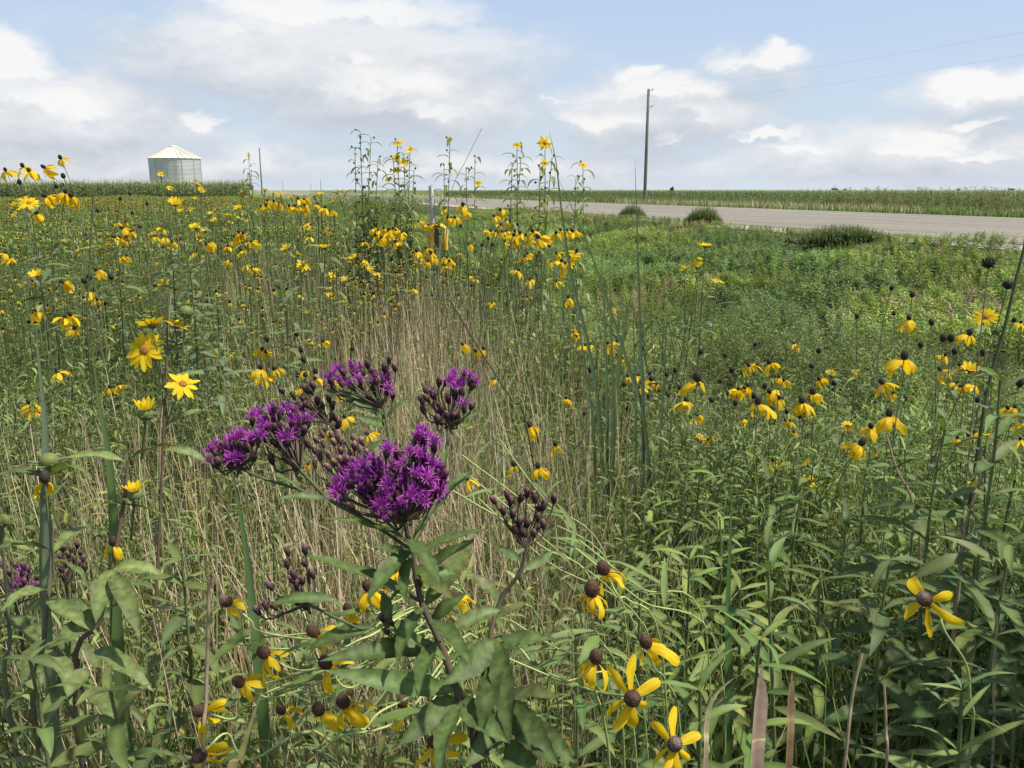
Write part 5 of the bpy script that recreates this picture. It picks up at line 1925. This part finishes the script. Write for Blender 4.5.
# ------------------------------------------------------------------ single blades and stalks
def single_blades():
    def blade(name, label, cat, px, D, wpx, col, tipc=None, mat=None, round_=False, group=None):
        pts = [at(x, y, d) for (x, y), d in zip(px, D if hasattr(D, '__len__') else [D] * len(px))]
        last = pts[-1]
        d_ = (last - pts[-2]).normalized()
        k_ = min(.35, last.z / max(.3, -d_.z)) if d_.z < 0 else .05
        base = Vector((last.x + d_.x * k_, last.y + d_.y * k_, 0))
        base.z = zg(base.x, base.y)
        o_pts = spline([tuple(p - base) for p in pts] + ([tuple((last - base) * .5), (0, 0, 0)] if last.z > base.z + .02 else []), 8)
        n = len(o_pts)
        Dm = D if not hasattr(D, '__len__') else D[0]
        w = wpx / F * Dm
        g = G()
        if round_:
            tube(g, o_pts, list(np.linspace(w * .35, w * .5, n)), col, 6, col if tipc is None else tipc)
        else:
            t = np.linspace(0, 1, n)
            ww = w / 2 * (np.clip(.05 + 1.3 * t, 0, 1) if name != 'dry_reed' else np.clip(.08 + 5 * t + .10 * np.sin(t * 70), 0, 1))
            side = np.array((1.0, .25, 0))
            side /= np.linalg.norm(side)
            nl = np.cross(side, (0, 0, 1.0))
            V = np.stack([o_pts + side * ww[:, None] + nl * ww[:, None] * .35, o_pts, o_pts - side * ww[:, None] + nl * ww[:, None] * .35], 1).reshape(-1, 3)
            Fq = []
            for i in range(n - 1):
                a = 3 * i
                Fq += [(a, a + 1, a + 4, a + 3), (a + 1, a + 2, a + 5, a + 4)]
            c = np.array(col)
            tc = c if tipc is None else np.array(tipc)
            Cc = tc[None] * (1 - t[:, None]) + c[None] * t[:, None]
            g.add(V, Fq, np.stack([Cc * (1.15 if name == 'dry_reed' else 1), Cc * (np.array((.85, .70, .68)) if name == 'dry_reed' else 1.2), Cc], 1).reshape(-1, 3))
        o = link(name, mesh_from(name, g, mat or M_GRASS), None, base)
        tag(o, label, cat, group)
    dkg = (.065, .105, .050)
    blade('bulrush', 'tallest thin dark blade curving up into the sky left of the power pole', 'grass blade', [(549, 130), (556, 163), (562, 215), (572, 280), (588, 345), (600, 430)], 2.2, 4.6, dkg)
    blade('bulrush', 'dark blade bending down to the right across the other tall blades', 'grass blade', [(558, 178), (578, 222), (600, 280), (630, 372), (645, 430)], 2.1, 4.6, dkg)
    blade('bulrush', 'straight vertical dark blade topping out below the power pole', 'grass blade', [(635, 160), (637, 230), (640, 330), (643, 430)], 2.1, 4.6, (.06, .10, .06))
    blade('bulrush', 'short upright dark blade touching the straight vertical blade', 'grass blade', [(633, 300), (634, 350), (636, 440)], 2.2, 4, (.06, .10, .06))
    blade('bulrush', 'short bluish blade standing apart right of the straight blade', 'grass blade', [(667, 308), (665, 350), (660, 450)], 2.2, 4.2, (.065, .105, .06))
    blade('bulrush', 'upright green blade between the crossing dark blades', 'grass blade', [(601, 246), (604, 310), (607, 420)], 2.3, 5, (.08, .12, .06))
    blade('bulrush', 'slim green blade close right of the crossing dark blades', 'grass blade', [(609, 250), (611, 320), (613, 430)], 2.3, 5, (.075, .11, .055))
    blade('bulrush', 'dark blade leaning left beneath the tallest blade', 'grass blade', [(564, 240), (574, 300), (588, 385), (594, 450)], 2.25, 4, dkg)
    blade('bulrush', 'broad green blade behind the straight vertical blade', 'grass blade', [(633, 285), (626, 320), (618, 370), (612, 440)], 2.5, 9, (.085, .13, .05))
    blade('reed', 'pale blue-green blade pointing up left of the biggest sunflower', 'grass blade', [(36, 326), (40, 370), (45, 420), (46, 470), (48, 640)], 1.0, 11, (.15, .19, .12))
    blade('reed', 'broad green blade rising between the budding sunflowers', 'grass blade', [(92, 345), (99, 400), (108, 450), (114, 520), (118, 640)], 1.05, 13, (.10, .155, .055))
    blade('reed', 'long blade slanting across the left meadow', 'grass blade', [(106, 358), (70, 384), (20, 412), (-40, 432)], 1.0, 4, (.15, .19, .10))
    blade('reed', 'broad green blade left of the laid pale stems', 'grass blade', [(232, 470), (243, 530), (252, 600), (262, 700)], 1.0, 14, (.09, .15, .055))
    blade('reed', 'broad dark green blade at the edge of the right undergrowth', 'grass blade', [(733, 478), (730, 540), (727, 620), (728, 700)], 1.15, 11, (.08, .14, .045))
    blade('dry_reed', 'dead tan and pink leaf blade standing at the bottom edge', 'dry leaf', [(761, 668), (760, 700), (757, 740), (753, 800)], .72, 15, (.42, .36, .24), (.36, .28, .22), M_DRY)
    blade('dry_reed', 'narrow brown dead blade right of the tan one', 'dry leaf', [(792, 672), (790, 710), (786, 800)], .76, 8, (.22, .17, .08), (.28, .20, .11), M_DRY)
    blade('dry_reed', 'curling straw blade arching left of the tan leaf', 'dry leaf', [(752, 671), (730, 680), (712, 700), (706, 730), (704, 800)], .8, 5, (.40, .38, .22), (.48, .44, .30), M_DRY)
    blade('reed', 'long olive blade leaning through the dry stalks beside the laid coneflowers', 'dry leaf', [(262, 690), (252, 720), (240, 760), (230, 820)], .72, 13, (.20, .20, .08), (.26, .24, .10), M_DRY)
    for i, (pp, D, w, lb) in enumerate([
        ([(209, 577), (208, 640), (206, 700), (205, 800)], .78, 5, 'thick tan dry stalk standing left of the laid coneflowers'),
        ([(862, 653), (852, 700), (842, 790)], .85, 4, 'dry stalk stub below the dark right undergrowth, leaning right'),
        ([(884, 684), (886, 730), (884, 800)], .85, 3.5, 'dry upright stalk stub below the lone coneflower'),
        ([(997, 615), (994, 680), (990, 790)], .95, 3.5, 'grey dry stalk at the right edge below the big leaves'),
        ([(886, 434), (897, 470), (912, 500), (920, 560)], 1.4, 3, 'grey crooked stalk under the full skirted coneflower'),
        ([(1001, 440), (985, 470), (965, 530), (955, 620)], 1.2, 4, 'pale bent stalk among the right leafy plants'),
        ([(450, 300), (480, 350), (512, 400), (527, 428)], 1.9, 2.5, 'thin dark stalk slanting down towards the hanging coneflowers'),
        ([(1030, 225), (1016, 280), (1004, 330), (990, 380), (975, 470)], 1.5, 4, 'dark slender stalk crossing the right edge'),
        ([(482, 128), (466, 160), (452, 190), (440, 250)], 5.5, .8, 'thin dry stalk leaning over the marker post against the sky'),
        ([(93, 196), (91, 235), (89, 280), (88, 340)], 2.4, 1.8, 'dark straight stalk standing alone in the left field'),
        ([(171, 290), (165, 380), (160, 480)], 1.6, 1.8, 'brown dry stem behind the biggest sunflower'),
    ]):
        blade('dry_stalk', lb, 'dry stalk', pp, D, w, (.40, .31, .20) if i not in (6, 7, 9) else (.09, .11, .05), None, M_DRY, True)


single_blades()


# ------------------------------------------------------------------ lodged pale stems without flowers, fore leafy plants
def leafy_things():
    """the leafy plants of the right foreground that one can tell apart"""
    r = random.Random(21)
    def plant(top, foot, D, nwhorl, L, W, label, col, group=None, up=.5, seed=0):
        rr = random.Random(seed)
        T = at(top[0], top[1], D)
        b = at(foot[0], foot[1], D + .05)
        base = Vector((b.x, b.y, zg(b.x, b.y)))
        pts = bez(T - base, T - base - Vector((rr.uniform(-.03, .03), 0, .2)), (b - base) * .8, (0, 0, 0), 14)
        o = thing('leafy_plant', base, label, 'plant', group)
        g = G()
        tube(g, pts, list(np.linspace(.0017, .0042, len(pts))), np.array((.15, .18, .075)) * rr.uniform(.7, 1.1), 6)
        link('stem', mesh_from('leafy_stem', g, M_STEM), o)
        g = G()
        az = rr.uniform(0, 6)
        for i in range(nwhorl):
            t = (i / nwhorl) ** 1.1 * .62
            f = t * (len(pts) - 1)
            j = min(int(f), len(pts) - 2)
            p = pts[j] * (1 - f + j) + pts[j + 1] * (f - j)
            az += 1.2
            for k in range(3):
                a = az + k * 2.094 + rr.uniform(-.4, .4)
                e = max(-.2, up * (1 - t * 1.2) + rr.uniform(-.25, .35))
                l_ = L * (.55 + .6 * min(1, i / (nwhorl * .5))) * rr.uniform(.75, 1.15)
                c = np.array(col) * rr.uniform(.75, 1.25) * np.array((rr.uniform(.9, 1.1), 1, rr.uniform(.85, 1.1)))
                leaf(g, p, (math.cos(a) * math.cos(e), math.sin(a) * math.cos(e), math.sin(e)), (0, 0, 1), l_, .84 * W * l_ / L, c, 8, rr.uniform(.4, 1.3), rr.uniform(.15, .4), tipcol=c * 1.08 if rr.random() > .1 else (.26, .21, .08), ribcol=c * 1.5, vein=.05, wave=.15, ph=rr.uniform(0, 6), bow=rr.uniform(-.05, .05), roll=rr.uniform(-.45, .45))
        link('foliage', mesh_from('leafy_leaves', g, M_LEAF), o)
    gr = (.105, .150, .050)
    plant((1000, 380), (940, 720), 1.15, 13, .105, .021, 'tall light green plant with whorled leaves by the right edge', (.125, .170, .060), None, .55, 1)
    plant((945, 430), (930, 720), 1.25, 12, .12, .024, 'leafy plant with broad pointed leaves left of the tall whorled one', gr, None, .5, 2)
    plant((768, 548), (800, 760), 1.05, 9, .10, .018, 'bright leafy plant with upswept whorls behind the green blade', (.125, .175, .060), None, .75, 3)
    plant((962, 690), (968, 840), .82, 9, .095, .012, 'low plant with narrow light leaves at the foot of the lone coneflower', (.13, .18, .065), None, .7, 4)
    plant((1010, 545), (985, 760), 1.0, 9, .13, .026, 'plant with large drooping leaves at the right edge', gr, None, .4, 5)
    plant((890, 560), (900, 760), 1.1, 9, .12, .024, 'plant with long dark drooping leaves behind the lone coneflower', (.085, .120, .045), None, .35, 6)
    plant((700, 690), (700, 840), .84, 8, .095, .018, 'fresh green plant with pointed leaves beside the bottom coneflowers', (.125, .180, .060), None, .6, 7)
    plant((575, 640), (560, 800), .95, 9, .09, .016, 'green plant with narrow leaves behind the hanging coneflowers', (.11, .165, .055), None, .6, 8)
    plant((640, 590), (640, 780), 1.1, 9, .085, .015, 'plant with slim leaves among the laid stems', (.11, .160, .055), None, .6, 9)
    others = [(845, 530, 1.3), (820, 580, 1.25), (760, 640, .98), (1015, 660, .92), (915, 500, 1.5), (975, 560, 1.3), (800, 500, 1.5), (740, 590, 1.25), (690, 560, 1.3), (985, 470, 1.6), (865, 485, 1.7), (720, 520, 1.6),
              (1015, 480, 1.45), (660, 560, 1.45), (775, 470, 1.8), (1000, 610, 1.15), (815, 455, 2.0), (905, 450, 1.9), (700, 470, 1.9), (650, 510, 1.7)]
    for i, (x, y, D) in enumerate(others):
        plant((x, y), (x + r.uniform(-20, 20), y + 220), D, 9, r.uniform(.09, .125), r.uniform(.016, .024), 'green leafy plant with pointed leaves in the right foreground thicket', np.array(r.choice(GREENS)) * r.uniform(.85, 1.1), 'leafy plants of the right thicket', r.uniform(.25, .6), 40 + i)
    # left
    for i, (x, y, D, lb) in enumerate([(30, 660, .85, 'leafy plant with rounded grey-green leaves low at the left edge'), (182, 560, 1.15, 'leafy plant between the budding sunflower and the dry stalk'), (110, 690, .85, 'leafy plant at the bottom left below the opening buds')]):
        plant((x, y), (x + 5, y + 150), D, 8, .085, .026, lb, (.110, .145, .050), None, .4, 80 + i)
    for i, (x, y, D, lb) in enumerate([(168, 222, 3.2, 'sunflower stalk with dark drooping leaves below the grain bin, no flower yet'), (188, 262, 2.7, 'leafy stalk with hanging dark leaves under the largest flower of the bin patch'),
                                       (284, 285, 3.0, 'lone dark leafy stalk among the tan dry stalks'), (52, 232, 3.2, 'tall leafy stalk with curled leaves in the left far patch'), (118, 252, 3.4, 'leafy stalk with curled leaves between two coneflower patches at left'), (218, 300, 2.4, 'leafy stalk beside the upper left edge of the dry stalks')]):
        plant((x, y), (x + 4, y + 150), D, 12, .12, .026, lb, (.110, .150, .070), None, .45, 90 + i)
    # pale stems laid over, flowerless
    ps = [((462, 455), (540, 515), (620, 590), 1.2), ((470, 476), (545, 540), (640, 640), 1.15), ((452, 490), (540, 545), (600, 610), 1.1), ((500, 440), (545, 500), (610, 570), 1.3), ((478, 498), (545, 560), (655, 650), 1.05), ((579, 540), (640, 588), (706, 632), 1.0), ((575, 548), (640, 600), (720, 660), .98),
          ((500, 655), (560, 680), (630, 706), .9), ((330, 640), (400, 628), (470, 610), .98), ((240, 690), (330, 665), (440, 625), .98), ((225, 642), (300, 648), (420, 620), 1.0), ((300, 770), (350, 725), (430, 665), .9), ((310, 760), (370, 710), (450, 650), .92), ((230, 640), (330, 630), (440, 605), 1.02), ((510, 620), (560, 650), (640, 690), .95), ((260, 700), (350, 670), (460, 640), .95)]
    for i, (a, b, c, D) in enumerate(ps):
        pts = [at(*a, D), at(*b, D), at(*c, D + .04)]
        base = Vector((pts[2].x + .08, pts[2].y + .1, 0))
        sp = spline([tuple(p - base) for p in pts] + [tuple((pts[-1] - base) * .5), (0, 0, 0)], 7)
        side = 'left' if a[0] < 450 and c[0] < 480 else 'right'
        o = thing('laid_stem', base, 'pale green coneflower stem laid over by wind ' + ('behind the ironweed foot' if side == 'left' else 'right of the ironweed'), 'stem', 'laid stems ' + side)
        g = G()
        tube(g, sp, .0011, np.array(STEM_PALE) * r.uniform(.85, 1.15), 5)
        link('stem', mesh_from('laid_stem', g, M_STEM), o)
        g = G()
        stem_leaves(g, sp[:14], 4, .07, .008, [(.15, .21, .07), (.17, .22, .08)], r, .1, .9)
        link('foliage', mesh_from('laid_leaves', g, M_LEAF), o)


leafy_things()


# ------------------------------------------------------------------ light
SUN_AZ = math.radians(100)       # clockwise from the view direction
SUN_EL = math.radians(60)
sd = Vector((math.sin(SUN_AZ) * math.cos(SUN_EL), math.cos(SUN_AZ) * math.cos(SUN_EL), math.sin(SUN_EL)))
sun = bpy.data.lights.new('sun', 'SUN')
sun.energy = 6.0
sun.angle = math.radians(2.5)
sun.color = (1, .94, .82)
so = bpy.data.objects.new('sun', sun)
COL.objects.link(so)
so.rotation_mode = 'QUATERNION'
so.rotation_quaternion = sd.to_track_quat('Z', 'Y')
so.location = (20, 0, 40)


def world():
    w = bpy.data.worlds.new('World')
    scene.world = w
    w.use_nodes = True
    w.cycles.sampling_method = 'NONE'
    nt = w.node_tree
    nt.nodes.clear()
    L = nt.links
    STR = .10
    sky = N(nt, 'ShaderNodeTexSky', sky_type='NISHITA')
    sky.sun_disc = False
    sky.sun_elevation = SUN_EL
    sky.sun_rotation = SUN_AZ
    sky.air_density = 1.0
    sky.dust_density = 1.6
    sky.ozone_density = 1.0
    tc = N(nt, 'ShaderNodeTexCoord')
    sep = N(nt, 'ShaderNodeSeparateXYZ')
    L.new(tc.outputs['Generated'], sep.inputs[0])

    def M(op, a, b=None, c=None, clamp=False):
        n = N(nt, 'ShaderNodeMath', operation=op, use_clamp=clamp)
        for i, v in enumerate((a, b, c)):
            if v is None:
                continue
            if isinstance(v, (int, float)):
                n.inputs[i].default_value = v
            else:
                L.new(v, n.inputs[i])
        return n.outputs[0]
    az0 = M('ARCTAN2', sep.outputs[0], sep.outputs[1])
    el0 = M('ARCSINE', sep.outputs[2])
    # billowing edges: push the direction about with noise before asking where the clouds are
    def noise(scale, detail, zs, off, rough=.55):
        mp = N(nt, 'ShaderNodeMapping')
        mp.inputs['Location'].default_value = off
        mp.inputs['Scale'].default_value = (1, 1, zs)
        L.new(tc.outputs['Generated'], mp.inputs[0])
        n = N(nt, 'ShaderNodeTexNoise')
        n.inputs['Scale'].default_value = scale
        n.inputs['Detail'].default_value = detail
        n.inputs['Roughness'].default_value = rough
        L.new(mp.outputs[0], n.inputs['Vector'])
        return n
    nw = noise(14, 6, 1.6, (0, 0, 0))
    sw = N(nt, 'ShaderNodeSeparateColor')
    L.new(nw.outputs['Color'], sw.inputs[0])
    azw = M('ADD', az0, M('MULTIPLY', M('SUBTRACT', sw.outputs[0], .5), .085))
    elw = M('ADD', el0, M('MULTIPLY', M('SUBTRACT', sw.outputs[1], .5), .055))
    soft = [(320, 62, 230, 52, 1.0), (400, 100, 170, 46, 1.0), (60, 118, 140, 44, 1.0), (150, 165, 260, 26, .8), (520, 168, 300, 22, .75), (655, 112, 120, 44, .95), (900, 150, 190, 32, .85), (760, 70, 80, 30, .7), (992, 96, 70, 26, .8), (790, 145, 80, 22, .7)]
    puffs = [(330, 10, 170, 24, .85), (250, 28, 70, 16, .6), (395, 84, 95, 24, .72), (368, 66, 24, 12, .8), (420, 113, 80, 11, .66), (8, 64, 32, 28, 1.15), (56, 106, 52, 14, .8), (196, 122, 26, 10, .75),
             (664, 94, 66, 24, .95), (648, 74, 36, 12, .9), (772, 58, 44, 21, 1.0), (778, 40, 20, 12, .9), (728, 62, 42, 15, .75), (596, 122, 66, 13, .7), (690, 118, 40, 10, .6), (998, 86, 52, 18, 1.1), (768, 131, 36, 7, .9),
             (802, 144, 40, 8, .9), (972, 130, 26, 8, .9), (930, 141, 50, 9, .85), (915, 151, 42, 8, .95), (982, 157, 40, 6, .8), (560, 98, 40, 6, .55), (670, 140, 34, 7, .6)]

    def conv(lst):
        prm = []
        for (px, py, rx, ry, wt) in lst:
            d = ray(px, py)
            prm.append((math.atan2(d.x, d.y), math.asin(d.z), rx / F, ry / F, wt))
        return prm

    def field(prm, az, el, flat=0):
        acc = None
        for (a, e, ra, re, wt) in prm:
            x = M('MULTIPLY', M('SUBTRACT', az, a), 1 / ra)
            y = M('MULTIPLY', M('SUBTRACT', el, e), 1 / re)
            if flat:
                y = M('MAXIMUM', y, M('MULTIPLY', y, -flat))
            q = M('ADD', M('MULTIPLY', x, x), M('MULTIPLY', y, y))
            v = M('MULTIPLY', M('EXPONENT', M('MULTIPLY', q, -1.0)), wt)
            acc = v if acc is None else M('MAXIMUM', acc, v)
        return acc

    def smooth(v, a, b):
        mr = N(nt, 'ShaderNodeMapRange', interpolation_type='SMOOTHSTEP')
        mr.inputs['From Min'].default_value = a
        mr.inputs['From Max'].default_value = b
        L.new(v, mr.inputs['Value'])
        return mr.outputs[0]
    nf = noise(8, 8, 2.6, (3, 1, 0), .6)
    nc = noise(26, 7, 1.8, (1, 4, 2), .62)
    nb = noise(3.2, 8, 2.2, (7, 2, 5), .55)
    a1 = M('SUBTRACT', nf.outputs['Fac'], .5)
    a2 = M('SUBTRACT', nc.outputs['Fac'], .5)
    f_lo = field(conv(soft), azw, elw)
    f_hi = field(conv(soft), azw, M('ADD', elw, .026))
    under = M('MULTIPLY', M('SUBTRACT', f_lo, f_hi), 1.5)
    fs = M('ADD', f_lo, M('MULTIPLY', a1, .75))
    # small billows roughen the puffs
    az2 = M('ADD', azw, M('MULTIPLY', a2, .03))
    el2 = M('ADD', elw, M('MULTIPLY', a2, .028))
    fp = M('ADD', field(conv(puffs), az2, el2, 1.7), M('MULTIPLY', M('ADD', a1, M('MULTIPLY', a2, .8)), .45))
    # broken cloud everywhere else, higher than the view and behind the viewer
    high = M('MULTIPLY', M('SUBTRACT', el0, .24), 6, clamp=True)
    side = M('MULTIPLY', M('SUBTRACT', M('ABSOLUTE', az0), .62), 6, clamp=True)
    elsewhere = M('MAXIMUM', high, side)
    gen = M('MULTIPLY', M('MULTIPLY', M('SUBTRACT', nb.outputs['Fac'], .50), 4.2, clamp=True), elsewhere)
    d_soft = smooth(M('MAXIMUM', fs, gen), .18, .74)
    d_puff = smooth(M('MAXIMUM', fp, M('SUBTRACT', gen, .25)), .32, .80)
    # haze band above the horizon
    hz = M('POWER', M('SUBTRACT', 1.0, M('MULTIPLY', M('ABSOLUTE', el0), 2.6), clamp=True), 2.2)
    hz = M('MULTIPLY', hz, .78)
    base = N(nt, 'ShaderNodeMix', data_type='RGBA')
    L.new(hz, base.inputs[0])
    # the open blue between clouds is veiled by thin cloud
    veil = N(nt, 'ShaderNodeMix', data_type='RGBA')
    L.new(M('MULTIPLY_ADD', M('MULTIPLY', M('SUBTRACT', el0, .24), 2.2, clamp=True), -.55, .70), veil.inputs[0])
    L.new(sky.outputs[0], veil.inputs[6])
    veil.inputs[7].default_value = (.54 / STR, .73 / STR, 1.02 / STR, 1)
    L.new(veil.outputs[2], base.inputs[6])
    base.inputs[7].default_value = (.74 / STR, .81 / STR, .87 / STR, 1)
    gr = N(nt, 'ShaderNodeMix', data_type='RGBA')
    gr.inputs[6].default_value = (.57 / STR, .61 / STR, .67 / STR, 1)
    gr.inputs[7].default_value = (.86 / STR, .87 / STR, .885 / STR, 1)
    L.new(M('ADD', under, M('MULTIPLY_ADD', M('ADD', a1, M('MULTIPLY', a2, .6)), 2.0, .48), clamp=True), gr.inputs[0])
    mid = N(nt, 'ShaderNodeMix', data_type='RGBA')
    L.new(M('MULTIPLY', d_soft, .88), mid.inputs[0])
    L.new(base.outputs[2], mid.inputs[6])
    L.new(gr.outputs[2], mid.inputs[7])
    fin = N(nt, 'ShaderNodeMix', data_type='RGBA')
    L.new(M('MULTIPLY', d_puff, .9), fin.inputs[0])
    L.new(mid.outputs[2], fin.inputs[6])
    fin.inputs[7].default_value = (.96 / STR, .955 / STR, .945 / STR, 1)
    bg = N(nt, 'ShaderNodeBackground')
    bg.inputs['Strength'].default_value = STR
    L.new(fin.outputs[2], bg.inputs['Color'])
    out = N(nt, 'ShaderNodeOutputWorld')
    L.new(bg.outputs[0], out.inputs[0])


world()
print('flowers', flower_count)
